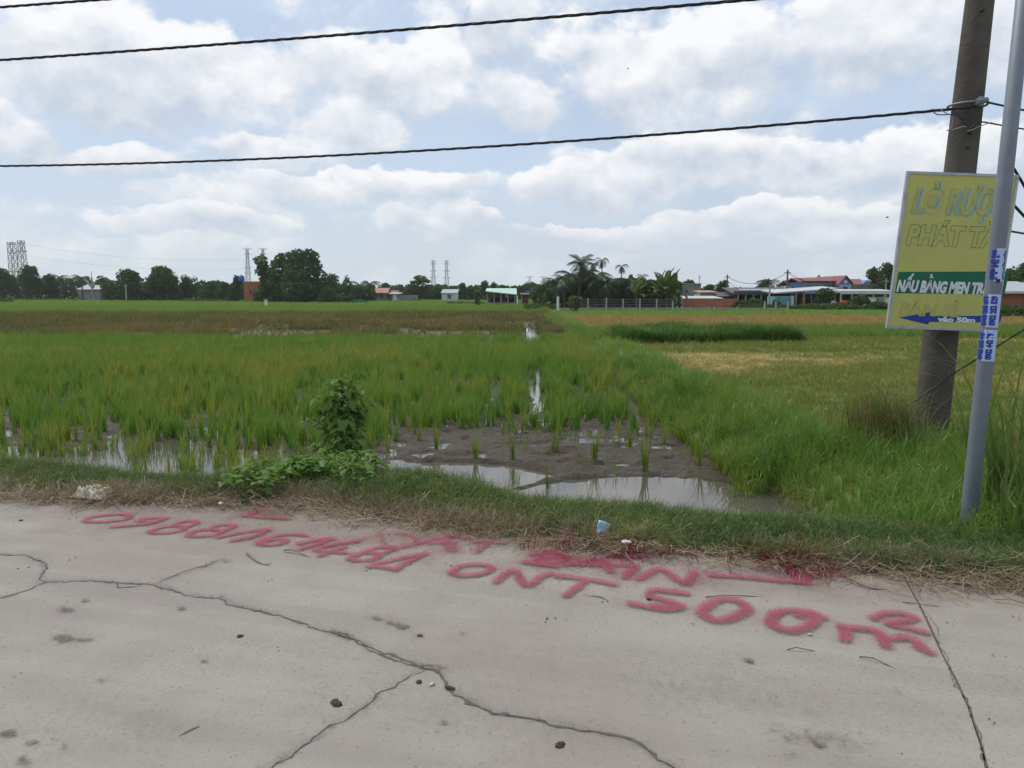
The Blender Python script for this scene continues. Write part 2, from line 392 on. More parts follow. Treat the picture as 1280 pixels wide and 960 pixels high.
M['green_wall'] = plain('pale_green_wall', (.28, .40, .31), .8, .3, .8)
M['blue_wall'] = plain('sky_blue_wall', (.16, .33, .58), .8, .3, .8)
M['blue_gable'] = plain('deep_blue_gable', (.13, .25, .55), .8, .3, .8)
M['pale_blue_wall'] = plain('pale_blue_wall', (.42, .55, .70), .8, .3, .8)
M['roof_red'] = sheetmat('red_tile_roof', (.20, .055, .048), 'X', .3)
M['roof_orange'] = sheetmat('orange_tile_roof', (.33, .12, .085), 'X', .3)
M['roof_white'] = sheetmat('pale_sheet_roof', (.44, .46, .45), 'X', .3)
M['roof_mint'] = sheetmat('mint_sheet_roof', (.42, .60, .50), 'X', .3)
M['roof_dark'] = sheetmat('dark_sheet_roof', (.05, .05, .06), 'X', .3)
M['roof_grey'] = sheetmat('grey_sheet_roof', (.33, .37, .40), 'X', .3)
M['tan_roof'] = sheetmat('tan_sheet_roof', (.42, .28, .18), 'X', .3)
M['teal'] = plain('teal_sheet', (.13, .33, .33), .6, .3, 1.2)
M['tarp'] = plain('teal_tarpaulin', (.02, .30, .27), .5, .3, 1.2)
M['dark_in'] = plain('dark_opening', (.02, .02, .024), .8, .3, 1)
M['wood'] = plain('old_timber', (.14, .11, .085), .9, .5, 3)
M['tan_wood'] = plain('tan_timber', (.36, .25, .14), .9, .4, 3)
M['tank'] = plain('blue_tank', (.03, .12, .45), .4, .2, 2)
M['post'] = plain('concrete_post', (.40, .39, .37), .9, .4, 4)
M['lattice'] = plain('lattice_steel', (.25, .25, .28), .6, .2, 1, metal=.2)
M['orange'] = plain('orange_plastic', (.55, .13, .05), .5, .2, 3)
M['glass'] = plain('window_glass', (.04, .05, .06), .1, .1, 1, spec=.6)
M['cloth'] = plain('pale_crumpled_cloth', (.60, .585, .50), .85, .35, 14, col2=(.47, .42, .30))
M['bag'] = plain('grey_plastic_bag', (.58, .58, .58), .35, .3, 14)
M['packet'] = plain('light_blue_packet', (.30, .56, .68), .4, .3, 16, col2=(.55, .62, .64))
M['packet_white'] = plain('packet_panel', (.62, .60, .60), .4, .4, 40, col2=(.40, .28, .30))
M['paper'] = plain('white_paper', (.78, .78, .77), .7, .1, 20)
M['bird'] = plain('bird_plumage', (.03, .03, .03), .8, .2, 20)

# ------------------------------------------------------------------ ground
WATER_Z = -0.462
def x_bound(y): return 2.72 + .35*(fbm(np.asarray(y)*.35, 5.0, 1.0, 2)-.5) + .006*np.clip(np.asarray(y, float)-20, 0, 80)
def ell(x, y, cx, cy, rx, ry): return np.clip(1 - ((x-cx)/rx)**2 - ((y-cy)/ry)**2, 0, 1)
def H(x, y):
    x = np.asarray(x, float); y = np.asarray(y, float)
    u, v = uv_of(x, y)
    sr = sstep(-.4, .4, x - x_bound(y))
    right = -.16 - .14*sstep(8, 30, y) + .06*(fbm(x, y, .5, 3)-.5)
    dike = .07*np.exp(-((x-3.15)/.5)**2)*sstep(9, 12, y)
    left = -.45 + .10*(fbm(x, y, 1.7, 3)-.5)*sstep(120, 30, y) + .035*(fbm(x+9, y, 9.0, 3)-.5)*sstep(30, 12, y)
    pool = ell(x, y, 1.32, 7.3, 1.40, 1.1) + .9*ell(x, y, -.85, 8.4, 1.25, .75) + .34*ell(x, y, -5.6, 9.0, 4.6, 1.2)
    left = left - .20*np.clip(pool*2.2, 0, 1)*(.45+.8*fbm(x+3, y, 1.7, 4)) + .03*ell(x, y, .6, 9.5, 2.6, 1.0) + .085*(fbm(x+5, y, 3.2, 5)-.5)*sstep(16, 11, y) - .05*sstep(.62, .74, fbm(x-7, y+3, 4.2, 2))*sstep(14, 10, y)
    ch = np.exp(-((x-.55-.03*(y-16)+.08*np.sin(y*2.1))/.075)**2)*sstep(12.6, 13.4, y)*sstep(21, 19, y)
    ch2 = np.exp(-((x-.95-.028*(y-37)+.14*np.sin(y*.9))/.30)**2)*sstep(29.5, 32, y)*sstep(47, 44, y)
    ch3 = np.exp(-((x-1.95+.08*np.sin(y))/.2)**2)*sstep(31.5, 33, y)*sstep(38, 36, y)
    left = left + .045*sstep(28, 33, y)*sstep(60, 50, y) - .17*ch - .30*ch2 - .12*ch3
    base = left*(1-sr) + (right+dike)*sr
    hv = sstep(5.12, 6.45, v + .35*(fbm(x, y, .9, 2)-.5) - .55*np.exp(-((u+2.6)/.8)**2))
    ver = .03 + .05*(fbm(x, y, 2.5, 3)-.5) + .02*(fbm(x, y, 12, 2)-.5)
    h = ver*(1-hv) + base*hv
    e = sstep(-.06, .22, v - edge_v(u) + .22*(fbm(u*1.3, v*1.3, 1.5, 4)-.5))
    return -.10*(1-e) + h*e
def growth(a, b, st, g):
    out = [a]; 
    while (out[-1] < b if st > 0 else out[-1] > b): out.append(out[-1]+st); st *= g
    return out
xs = np.array(growth(-7.5, -1500, -.045, 1.075)[::-1][:-1] + list(np.arange(-7.5, 6.5, .045)) + growth(6.5, 1500, .045, 1.075))
ys = np.array(list(np.arange(-8, 4.0, .5)) + list(np.arange(4.0, 12.5, .045)) + growth(12.5, 2200, .045, 1.05))
X, Y = np.meshgrid(xs, ys); Z = H(X, Y)
nx, ny = len(xs), len(ys)
ii = (np.arange(ny-1)[:, None]*nx + np.arange(nx-1)[None, :]).ravel()
me = mesh_np('ground', np.stack([X.ravel(), Y.ravel(), Z.ravel()], 1), np.stack([ii, ii+1, ii+nx+1, ii+nx], 1), smooth=True)
xf, yf, zf = X.ravel(), Y.ravel(), Z.ravel(); uf, vf = uv_of(xf, yf)
nA = fbm(xf, yf, .35, 4); nB = fbm(xf+40, yf, 1.4, 4); nC = fbm(xf*.25, yf, .12, 4)
zone = np.zeros((len(xf), 4), np.float32); zone[:, 3] = 1
def setz(mask, col):
    w = np.clip(mask, 0, 1)[:, None]; zone[:, :3] = zone[:, :3]*(1-w) + np.array(col)[None]*w
def tan_patch(x, y):                                                # straw-coloured mown patches of the right field
    n = fbm(x*.5, y, .45, 4)
    return np.clip(sstep(.50, .62, n + .25*np.exp(-((y-21-.25*(x-6))/3.5)**2)*sstep(3.6, 4.8, x)*sstep(14, 8, x) - .05)*sstep(12.5, 15, y), 0, 1)
setz(np.ones(len(xf)), (.086, .066, .042))
setz(sstep(11, 16, yf)*(xf < 3), (.07, .065, .040))
setz(sstep(31.0, 33.0, yf+2*(nB-.5)), (.125, .105, .055))
setz(sstep(36, 30, yf)*0, (.1, .1, .1))
setz(sstep(68, 76, yf+6*(nA-.5)), (.15, .235, .036))
setz(sstep(125, 140, yf)*sstep(.4, .6, nC), (.125, .195, .036))
sr_ = sstep(-.3, .3, xf - x_bound(yf))
setz(sr_, (.175, .195, .048)); setz(sr_*tan_patch(xf, yf)*.9, (.31, .245, .10))
setz(sr_*sstep(36, 39, yf+3*(nA-.5))*sstep(4.2, 5.5, xf), (.28, .200, .07))
setz(sr_*sstep(60, 62, yf+2*(nA-.5)), (.14, .215, .04))
setz(sr_*sstep(90, 100, yf), (.11, .11, .05))
ver_ = sstep(6.7, 6.2, vf)
setz(ver_, (.075, .070, .040)); setz(ver_*sstep(.50, .22, vf-edge_v(uf)+.4*(nB-.5)), (.205, .160, .128))
set_attr(me, 'zone', zone, 'FLOAT_COLOR')
wet = sstep(.10, .012, zf-WATER_Z)*(xf < 3)*(vf > 6.2)*sstep(60, 40, yf)
set_attr(me, 'wet', wet)
ground = tag(link('ground', me, M['soil']), kind='structure')
w_ = MB().poly([(-60, 6.6, WATER_Z), (2.6, 6.0, WATER_Z), (3.4, 52, WATER_Z), (-60, 52, WATER_Z)]).build('water', M['water'])
tag(w_, kind='structure')

# ------------------------------------------------------------------ road: two slabs either side of the joint
road = tag(MB().prism([tuple(U_*a + V_*b + Vector((0, 0, -.30))) for a, b in ((-30, -2.6), (30, -2.6), (30, 4.8), (-30, 4.8))], (0, 0, .10)).build('road', M['stain']), kind='structure')
j_px = [(930, 185), (960, 240), (990, 300), (1030, 390), (1070, 465), (1110, 550), (1130, 610), (1150, 670), (1165, 735)]
jpts = [G(760+x/2.4615, 660+y/2.4615) for x, y in j_px]
jd = (jpts[-1]-jpts[0]).normalized()
jpts = [jpts[0]-jd*.25] + jpts + [jpts[-1]+jd*k for k in (.4, 1.0, 2.0, 3.2, 4.4)]
def slab(side):
    edge = []
    us = np.arange(-30, 30.01, .07) if False else np.arange(-12, 12.01, .06)
    jv0 = jpts[0]; u0 = jv0.dot(U_)
    sel = [u for u in us if (u < u0-.05 if side < 0 else u > u0+.05)]
    top = [U_*u + V_*(EDGE_V + .55 + .035*(float(fbm(u*6, 1.0, 1.0, 4))-.5)*2 - .02) for u in sel]
    jl = [p + U_*side*(.0035 + .004*float(fbm(i*3.1, 7+side, 1.0, 2))) for i, p in enumerate(jpts)]
    jl[0] = jl[0] + V_*(EDGE_V + .55 - jl[0].dot(V_) - .01)
    far_u = -12 if side < 0 else 12
    corner = U_*far_u + V_*(-2.3)
    if side < 0: pts = [corner] + jl[::-1][0:1] + jl[::-1][1:] + top[::-1]
    else: pts = [jl[-1], corner] + top[::-1] + jl
    zt = 0.0 if side < 0 else -.002
    pts = [Vector((p.x, p.y, -.16)) for p in pts]
    return MB().prism(pts, (0, 0, .16+zt)).build('concrete_slab', M['road'], road)
slab(-1); slab(1)

# cracks, stains: irregular ribbons and patches of dirt lying in the surface
def ribbon(pts, w, z, seed, step=.022, jag=.6):
    r = np.random.default_rng(seed); P = [Vector(p) for p in pts]; out = []
    for a, b in zip(P[:-1], P[1:]):
        n = max(1, int((b-a).length/step))
        for k in range(n): out.append(a.lerp(b, k/n))
    out.append(P[-1]); off = 0; L, R = [], []
    for i, p in enumerate(out):
        t = (out[min(i+1, len(out)-1)]-out[max(i-1, 0)]).normalized(); nrm = Vector((-t.y, t.x, 0))
        off = off*.75 + r.normal()*.006
        ends = min(1, 4*min(i, len(out)-1-i)/len(out)+.25)
        ww = .55*w*ends*(.35+1.3*abs(r.normal())*jag+.3*math.sin(i*.31+seed)**2)
        c = p + nrm*off
        L.append((c.x+nrm.x*ww, c.y+nrm.y*ww, z)); R.append((c.x-nrm.x*ww, c.y-nrm.y*ww, z))
    return L, R
def add_ribbon(mb, *a, **k):
    L, R = ribbon(*a, **k); b = len(mb.v); n = len(L)
    mb.v += L + R; mb.f += [(b+i, b+n+i, b+n+i+1, b+i+1) for i in range(n-1)]
def zc(x0, y0, s, pts): return [G(x0+x/s, y0+y/s) for x, y in pts]
c3 = (0, 640, 2.909); c4 = (400, 720, 2.7826); c2 = (760, 660, 2.4615)
cracks = [
    (c3, [(-90, 150), (0, 155), (80, 158), (150, 180), (160, 210), (145, 245), (165, 257)], .009),
    (c3, [(165, 257), (130, 270), (60, 300), (0, 315), (-90, 345)], .007),
    (c3, [(165, 257), (260, 252), (340, 250), (430, 262), (560, 265), (590, 272), (650, 292), (720, 307), (800, 312), (830, 330), (920, 355), (1010, 375), (1080, 400), (1150, 428), (1210, 440), (1275, 465)], .0095),
    (c3, [(400, 252), (440, 272), (520, 268)], .007),
    (c3, [(560, 265), (620, 240), (700, 212), (760, 195), (810, 172)], .006),
    (c3, [(800, 312), (830, 303)], .004),
    (c4, [(38, 193), (80, 205), (150, 235), (220, 270), (300, 295), (360, 318), (410, 330), (440, 370), (480, 410), (540, 445), (600, 478), (680, 490), (740, 495), (800, 515), (860, 522), (950, 545), (1030, 565), (1110, 588), (1140, 610), (1170, 640), (1220, 660), (1300, 720), (1420, 800)], .010),
    (c4, [(40, 200), (95, 210), (150, 240), (165, 258), (230, 285), (330, 315), (440, 322)], .006),
    (c4, [(360, 316), (310, 345), (270, 375), (215, 405), (190, 435), (120, 480), (60, 515), (20, 535), (0, 555), (-60, 590), (-130, 640), (-260, 700), (-420, 720)], .0045),
    (c2, [(905, 230), (960, 235), (1020, 242)], .009),
    (c4, [(910, 68), (960, 72), (1000, 88)], .008), (c3, [(650, 815), (690, 795), (725, 780)], .007),
]
for i, (z_, pts, w) in enumerate(cracks):
    mb = MB(); add_ribbon(mb, zc(*z_, pts), w, .0016+.0001*i, 100+i); mb.build('crack', M['crack'], road)
mbj = MB(); add_ribbon(mbj, jpts[1:], .0045, .0012, 55, jag=.35); mbj.build('joint_dirt', M['crack'], road)
def patch(mb, c, ru, rv, z, seed, n=34):
    r = np.random.default_rng(seed); b = len(mb.v)
    for k in range(n):
        th = 2*math.pi*k/n; q = .55 + .75*r.random()
        p = c + U_*math.cos(th)*ru*q + V_*math.sin(th)*rv*q; mb.v.append((p.x, p.y, z))
    mb.f.append(tuple(range(b, b+n)))
stains = [(c3, 305, 325, .035), (c3, 240, 357, .04), (c3, 215, 470, .05), (c3, 290, 470, .04), (c3, 740, 546, .016), (c3, 30, 808, .024),
          (c3, 108, 842, .02), (c3, 235, 853, .02), (c3, 85, 910, .034), (c3, 370, 616, .014), (c4, 345, 208, .02), (c4, 205, 150, .03), (c4, 235, 162, .03), (c4, 280, 176, .03),
          (c2, 650, 665, .03), (c2, 545, 648, .018), (c3, 660, 352, .02), (c4, 430, 515, .012), (c4, 495, 205, .02), (c3, 835, 180, .03), (c2, 430, 412, .022)]
STAINS = stains

# ------------------------------------------------------------------ sprayed writing
Z1 = (90, 620, 6.4); Z2 = (270, 620, 6.4); Z3 = (420, 640, 5.3333); Z4 = (620, 670, 4.923); Z5 = (760, 680, 4.571); Z6 = (940, 720, 4.923)
W0 = .0200
phone = [
    ('0', Z1, [[(100, 200), (150, 175), (250, 160), (350, 150), (440, 152), (470, 170), (440, 190), (350, 205), (200, 215), (110, 212), (100, 200)]], W0),
    ('9', Z1, [[(540, 200), (580, 185), (680, 180), (750, 180), (700, 200), (640, 212), (560, 210), (540, 200)], [(750, 182), (700, 205), (600, 230), (480, 242), (330, 252)]], W0),
    ('8', Z1, [[(620, 295), (680, 265), (780, 245), (870, 245), (910, 262), (880, 285), (780, 300), (660, 305), (620, 295)], [(820, 235), (860, 215), (940, 203), (1010, 210), (980, 235), (900, 258)]], W0),
    ('8', Z1, [[(930, 320), (980, 285), (1080, 272), (1170, 278), (1200, 295), (1150, 320), (1050, 330), (950, 332), (930, 320)], [(1120, 258), (1170, 240), (1250, 235), (1310, 240), (1275, 262), (1190, 290)]], W0),
    ('1', Z2, [[(20, 338), (150, 310), (290, 288), (390, 275), (420, 280)], [(400, 278), (340, 320), (250, 345), (130, 365)]], W0),
    ('6', Z2, [[(720, 325), (640, 312), (530, 320), (430, 340), (350, 370), (335, 390), (400, 400), (480, 395), (550, 380), (560, 360), (500, 350), (430, 360), (360, 385)]], W0),
    ('1', Z2, [[(670, 388), (780, 365), (890, 350), (930, 352)], [(900, 352), (820, 390), (740, 415), (680, 432)]], W0*1.1),
    ('4', Z2, [[(1130, 370), (1000, 385), (880, 410), (770, 440), (900, 450), (1030, 462)], [(1020, 420), (930, 450), (840, 482)]], W0*1.1),
    ('8', Z3, [[(90, 320), (130, 290), (210, 275), (290, 285), (280, 310), (220, 330), (130, 332), (90, 320)], [(200, 270), (250, 245), (330, 240), (375, 252), (350, 272), (290, 290)]], W0),
    ('1', Z3, [[(215, 368), (300, 375), (410, 390)], [(270, 350), (400, 325), (500, 300), (600, 282)], [(600, 285), (500, 330), (420, 370), (400, 395)]], W0*.9)]
land = [
    ('arrow', Z2, [[(230, 165), (330, 135), (420, 112)], [(240, 165), (380, 180), (490, 185), (580, 190)]], W0*1.1),
    ('Đ', Z3, [[(290, 150), (400, 145), (520, 170), (560, 200), (480, 230), (330, 235)], [(130, 205), (290, 150), (330, 235)]], W0*.9),
    ('Ấ', Z3, [[(390, 250), (520, 225), (640, 190), (700, 175), (770, 170)], [(720, 185), (770, 215), (785, 265)], [(620, 215), (700, 210), (780, 205)], [(700, 200), (740, 230), (760, 262)], [(650, 180), (760, 165), (880, 182)]], W0*1.1),
    ('T', Z3, [[(920, 205), (1000, 205), (1110, 214)], [(1010, 210), (980, 245), (940, 272)]], W0*.9),
    ('B', Z4, [[(230, 120), (330, 105), (420, 120), (440, 150), (360, 175), (210, 165)], [(300, 110), (260, 160)], [(250, 150), (350, 135), (410, 150)], [(190, 168), (360, 192)], [(300, 160), (400, 165)]], W0*1.25),
    ('Á', Z4, [[(430, 182), (540, 155), (640, 148), (690, 190), (700, 225)], [(560, 165), (650, 180)], [(470, 178), (620, 185), (800, 186)], [(690, 128), (790, 130), (890, 136)]], W0*1.15),
    ('I', Z4, [[(850, 190), (825, 230), (800, 262)]], W0*1.1),
    ('N', Z4, [[(890, 270), (950, 230), (1010, 205), (1070, 245), (1130, 290), (1180, 305), (1190, 270), (1220, 230)]], W0*1.05),
    ('arrow', Z5, [[(590, 185), (750, 195), (900, 210), (1050, 222), (1140, 228)], [(1030, 130), (1050, 165), (1080, 205), (1110, 228)], [(1230, 130), (1150, 185), (1110, 220)]], W0*1.05)]
size = [
    ('O', Z3, [[(770, 410), (810, 375), (900, 357), (1000, 360), (1045, 380), (1010, 410), (920, 432), (820, 435), (770, 415)]], W0),
    ('N', Z4, [[(0, 290), (60, 240), (120, 210), (140, 260), (180, 320), (230, 300), (280, 255), (340, 240)]], W0*1.1),
    ('T', Z4, [[(380, 255), (500, 268), (620, 285), (720, 305)], [(560, 275), (500, 325), (430, 375)]], W0*1.1),
    ('5', Z4, [[(1170, 365), (1060, 350), (960, 340), (930, 375), (1000, 395), (1100, 420), (1150, 450), (1060, 465), (940, 450), (830, 425)], [(960, 438), (1120, 445)]], W0*1.1),
    ('0', Z5, [[(530, 400), (570, 350), (640, 325), (720, 325), (790, 360), (800, 385), (740, 420), (660, 450), (590, 445), (540, 410)]], W0*1.35),
    ('0', Z6, [[(110, 290), (140, 240), (220, 218), (330, 230), (385, 260), (365, 310), (290, 345), (190, 345), (120, 310), (110, 285)], [(290, 252), (350, 232), (430, 265)]], W0*1.35),
    ('m', Z6, [[(550, 320), (575, 350), (570, 400)], [(560, 330), (660, 335), (760, 345), (800, 385), (820, 440)], [(860, 397), (950, 388), (1010, 415), (1035, 455), (1090, 480)]], W0*1.2),
    ('2', Z6, [[(745, 268), (800, 242), (880, 235), (970, 250), (1010, 270), (930, 290), (830, 295), (850, 315), (960, 330), (1060, 358)]], W0*1.1)]
def seg_dist(PX, PY, lines):
    dmin = np.full(PX.shape, 9.0)
    for ln in lines:
        for a, b in zip(ln[:-1], ln[1:]):
            ex, ey = b.x-a.x, b.y-a.y; l2 = ex*ex+ey*ey+1e-9
            t = np.clip(((PX-a.x)*ex+(PY-a.y)*ey)/l2, 0, 1)
            dmin = np.minimum(dmin, np.hypot(PX-a.x-t*ex, PY-a.y-t*ey))
    return dmin
paint_n = [0]
def smooth_line(pts):
    if len(pts) < 4: return pts
    for _ in range(2):
        q = [pts[0]]
        for a, b in zip(pts[:-1], pts[1:]): q += [a.lerp(b, .25), a.lerp(b, .75)]
        q.append(pts[-1]); pts = q
    return pts
def spray_char(name, lines, w, parent, step=.009, soft=.55, haze_=.20, faint=1.0, m='paint', amp=.014):
    allp = [p for l in lines for p in l]
    x0, x1 = min(p.x for p in allp)-.16, max(p.x for p in allp)+.16
    y0, y1 = min(p.y for p in allp)-.16, max(p.y for p in allp)+.16
    gx = np.arange(x0, x1, step); gy = np.arange(y0, y1, step); PX, PY = np.meshgrid(gx, gy)
    dd = seg_dist(PX, PY, lines) + amp*(fbm(PX, PY, 16, 4)-.5)
    core = sstep(w*1.85, w*.35, dd)
    a = faint*(core*(1.0+.10*sstep(w*.5, 0, dd)) + haze_*np.exp(-np.clip(dd-w*.8, 0, 9)/.05)*(1-core))
    a = np.where(a < .012, 0, a)
    n, m_ = PX.shape; idx = (np.arange(n-1)[:, None]*m_+np.arange(m_-1)[None, :]).ravel()
    Fq = np.stack([idx, idx+1, idx+m_+1, idx+m_], 1); keep = a.ravel()[Fq].max(1) > 0; Fq = Fq[keep]
    used = np.unique(Fq); mp = np.full(n*m_, -1); mp[used] = np.arange(len(used))
    paint_n[0] += 1
    V = np.stack([PX.ravel()[used], PY.ravel()[used], np.full(len(used), .0065+.00012*paint_n[0])], 1)
    me = mesh_np(name, V, mp[Fq]); set_attr(me, 'a', a.ravel()[used]); return link(name, me, M[m], parent)
rs = np.random.default_rng(90)
for (z_, x, y, r_) in STAINS:
    c = zc(*z_, [(x, y)])[0]; q = [c+U_*r_*.5*k+V_*float(rs.normal())*r_*.25 for k in (-1, 0, 1)]
    spray_char('dirt_stain', [q], r_*.45, road, step=.008, haze_=.25, faint=.75, m='soft_dirt', amp=.05*min(1, r_/.03))
for px_, py_, r_, f_ in ((120, 905, .22, .10), (560, 900, .30, .08), (980, 880, .28, .09), (330, 830, .3, .07), (780, 850, .35, .08), (1200, 860, .2, .10), (1020, 930, .06, .3), (620, 760, .25, .07)):
    c = G(px_, py_); spray_char('dirt_stain', [[c-U_*r_*1.6, c+V_*r_*.3, c+U_*r_*1.6]], r_*.6, road, step=.03, haze_=.6, faint=f_, m='soft_dirt', amp=.25)
for z_, pts, w in cracks[:9]:
    if len(pts) > 3: spray_char('crack_dust', [zc(*z_, pts)], .011, road, step=.012, haze_=.35, faint=.38, m='soft_dirt', amp=.03)
def writing(chars, label, hz=.3, faint=None):
    root = empty('painted_writing', (0, 0, 0)); tag(root, label, 'painted writing')
    for k, (ch, z_, lines, w) in enumerate(chars):
        g = [smooth_line(zc(*z_, l)) for l in lines]
        fa = (faint or {}).get(k, 1.0)
        spray_char('painted_arrow' if ch == 'arrow' else 'painted_character', g, w, root, haze_=hz, faint=fa)
    return root
writing(phone, 'red sprayed phone number 0988161481 slanting across the concrete on the left', .34)
wl = writing(land, 'faded red sprayed words and arrows nearest the straw along the road edge', .42, {0: .8, 1: .42, 2: .7, 3: .75})
writing(size, 'red sprayed letters ONT and the size 500 m2 on the concrete', .28)
for pts, w in (([(1020, 180), (1120, 160), (1290, 180)], .07), ([(1060, 120), (1090, 160)], .05)):
    spray_char('overspray', [zc(*Z5, pts)], w, wl, step=.014, haze_=.3, faint=.33)
for pts, w in (([(200, 200), (400, 170), (520, 190)], .10), ([(620, 240), (760, 250), (900, 250)], .08), ([(500, 320), (700, 300)], .09)):
    spray_char('overspray', [zc(*Z3, pts)], w, wl, step=.014, haze_=.3, faint=.2)
for z_, pts, w in ((Z4, [(150, 200), (500, 210), (900, 260), (1250, 290)], .16), (Z5, [(600, 190), (900, 205), (1270, 215)], .15), (Z3, [(100, 210), (500, 240), (900, 260)], .17), (Z2, [(0, 280), (400, 320), (900, 400)], .13)):
    spray_char('overspray', [zc(*z_, pts)], w, wl, step=.02, haze_=.5, faint=.115)
spray_char('overspray', [zc(*Z2, [(180, 180), (330, 150), (480, 160)])], .09, wl, step=.014, haze_=.3, faint=.2)
spray_char('overspray', [zc(*Z4, [(250, 130), (400, 140), (640, 180)])], .07, wl, step=.014, haze_=.3, faint=.3)

# ------------------------------------------------------------------ utility pole, steel pole, signboard, cables
POLE_Y = 8.7
pb = D(1160, 556, POLE_Y); pt = D(1226, -10, POLE_Y)
ax = (pt-pb).normalized(); p_top = pb + ax*7.4
pole_root = empty('utility_pole', (pb.x, pb.y, pb.z-.35))
tag(pole_root, 'thick weathered concrete utility pole leaning slightly behind the yellow signboard', 'utility pole')
L_ = lambda p: Vector(p) - pole_root.location
mb = MB(); n_seg = 14
path = [L_(pb - ax*.35 + ax*7.75*i/n_seg) for i in range(n_seg+1)]
mb.tube(path, [.196 - .006*i for i in range(n_seg+1)], 28); mb.build('shaft', M['pole'], pole_root, smooth=True)
def pole_at(py): return pb + ax*((D(1200, py, POLE_Y).z - pb.z)/ax.z)
att = pole_at(132); clampP = att + Vector((.03, -.205, 0))
cl = MB(); cl.tube([L_(clampP + Vector((-.06, 0, -.012))), L_(clampP + Vector((.06, 0, .012)))], [.035, .028], 10)
cl.box(L_(clampP + Vector((.0, .02, 0))), (.05, .05, .10)); cl.build('cable_clamp', M['steel'], pole_root)
cl = MB(); cl.tube([L_(pole_at(132) + Vector((.192*math.cos(t), .192*math.sin(t), 0))) for t in np.linspace(0, 2*math.pi, 25)], .012, 6, cap=False); cl.build('band', M['steel'], pole_root)
for q, (px_, py_) in enumerate(((1228, 20), (1210, 188), (1213, 170))):
    p = pole_at(py_); off = (D(px_, py_, POLE_Y-.17)-p); b = MB(); b.tube([L_(p+Vector((off.x, -.12, 0))), L_(p+Vector((off.x, -.19, 0)))], .012, 8); b.build('bolt', M['black'], pole_root)

gb = G(1210, 656, -.01); gt = D(1279, 5, gb.y); gax = (gt-gb).normalized()
sp_root = empty('steel_pole', (gb.x, gb.y, gb.z-.3)); tag(sp_root, 'slim grey galvanised steel pole with blue number stickers at the road verge', 'pole')
S_ = lambda p: Vector(p) - sp_root.location
mb = MB(); mb.tube([S_(gb - gax*.3), S_(gb), S_(gb+gax*2), S_(gb + gax*4.6)], [.054, .053, .0485, .042], 24); mb.build('shaft', M['steel'], sp_root, smooth=True)
mb = MB(); mb.tube([S_(gb + gax*.0), S_(gb + gax*.035)], [.070, .064], 16); mb.build('base_collar', M['pole'], sp_root)
def gpole(py): return gb + gax*((D(1240, py, gb.y).z-gb.z)/gax.z)
hp = gpole(351); mb = MB(); mb.box(S_(hp + Vector((-.004, -.0495, 0))), (.022, .012, .022)); mb.build('hole_cap', M['black'], sp_root)

def text_mesh(body, size, shear=0.0, offset=0.0, sx=1.0, outline=0.0, extrude=.0015):
    cu = bpy.data.curves.new('t', 'FONT'); cu.body = body; cu.size = size; cu.shear = shear
    cu.offset = offset; cu.resolution_u = 3
    if outline: cu.fill_mode = 'NONE'; cu.bevel_depth = outline; cu.bevel_resolution = 0
    else: cu.extrude = extrude
    ob = bpy.data.objects.new('t', cu); COL.objects.link(ob)
    dg = bpy.context.evaluated_depsgraph_get(); me = bpy.data.meshes.new_from_object(ob.evaluated_get(dg))
    bpy.data.objects.remove(ob); bpy.data.curves.remove(cu)
    me.materials.clear(); me.name = 'lettering'
    v = np.empty(len(me.vertices)*3, np.float32); me.vertices.foreach_get('co', v); v = v.reshape(-1, 3); v[:, 0] *= sx
    return me, v
def place_text(body, size, origin, ex, ey, m, parent, name='lettering', center=False, width=None, wrap=None, **kw):
    """lay flat text with its baseline along ex, up along ey, facing ex x ey"""
    me, v = text_mesh(body, size, **kw)
    lo, hi = v[:, 0].min(), v[:, 0].max()
    v[:, 0] -= lo
    if width: v[:, 0] *= width/(hi-lo)
    if center: v[:, 0] -= (v[:, 0].max())/2; v[:, 1] -= (v[:, 1].max()+v[:, 1].min())/2
    ex, ey = Vector(ex).normalized(), Vector(ey).normalized(); ez = ex.cross(ey)
    if wrap:                                                         # bend round a pole of this radius
        th = v[:, 1]/wrap; zz = wrap + v[:, 2]
        a, c = zz*np.sin(th), zz*np.cos(th)-wrap
        W_ = np.outer(v[:, 0], ex)+np.outer(a, ey)+np.outer(c, ez)
    else: W_ = np.outer(v[:, 0], ex)+np.outer(v[:, 1], ey)+np.outer(v[:, 2], ez)
    W_ = W_ + np.array(origin)[None]
    me.vertices.foreach_set('co', W_.astype(np.float32).ravel()); me.update()
    return link(name, me, m, parent)

# stickers wrapped on the steel pole, their lines running up the pole
def sticker(py0, py1, lines, angle):
    a, b = gpole(py1), gpole(py0); ln = (b-a).length; r_ = .0585 + .0 - .002
    r_ = .0530 - .00225*((a-gb).length) + .0012
    fwd = Vector((math.sin(angle), -math.cos(angle), 0)); fwd = (fwd - gax*fwd.dot(gax)).normalized(); side = gax.cross(fwd) * -1
    mb = MB(); N = 9; wv = .95
    for i in range(2):
        for k in range(N+1):
            th = (k/N-.5)*2*wv; p = (a if i == 0 else b) + (fwd*math.cos(th)+side*math.sin(th))*r_; mb.v.append(tuple(S_(p)))
    mb.f += [(k, k+1, N+2+k, N+1+k) for k in range(N)]
    o = mb.build('sticker', M['sticker'], sp_root)
    rr = r_ + .0012
    for txt, size_, off, m in lines:
        mid = a + gax*(ln*.05)
        fw = (fwd*math.cos(off)+side*math.sin(off)).normalized()
        ex = gax; ey = fw.cross(ex) ; ey.normalize()
        place_text(txt, size_, S_(mid + fw*rr), ex, ey, m, o, width=ln*.9, wrap=rr, offset=.0036, extrude=.0004, name='sticker_print')
sticker(311, 352, [('HÚT HẦM CẦU', .028, -.55, M['blue']), ('0909 642 299', .060, .62, M['blue'])], .35)
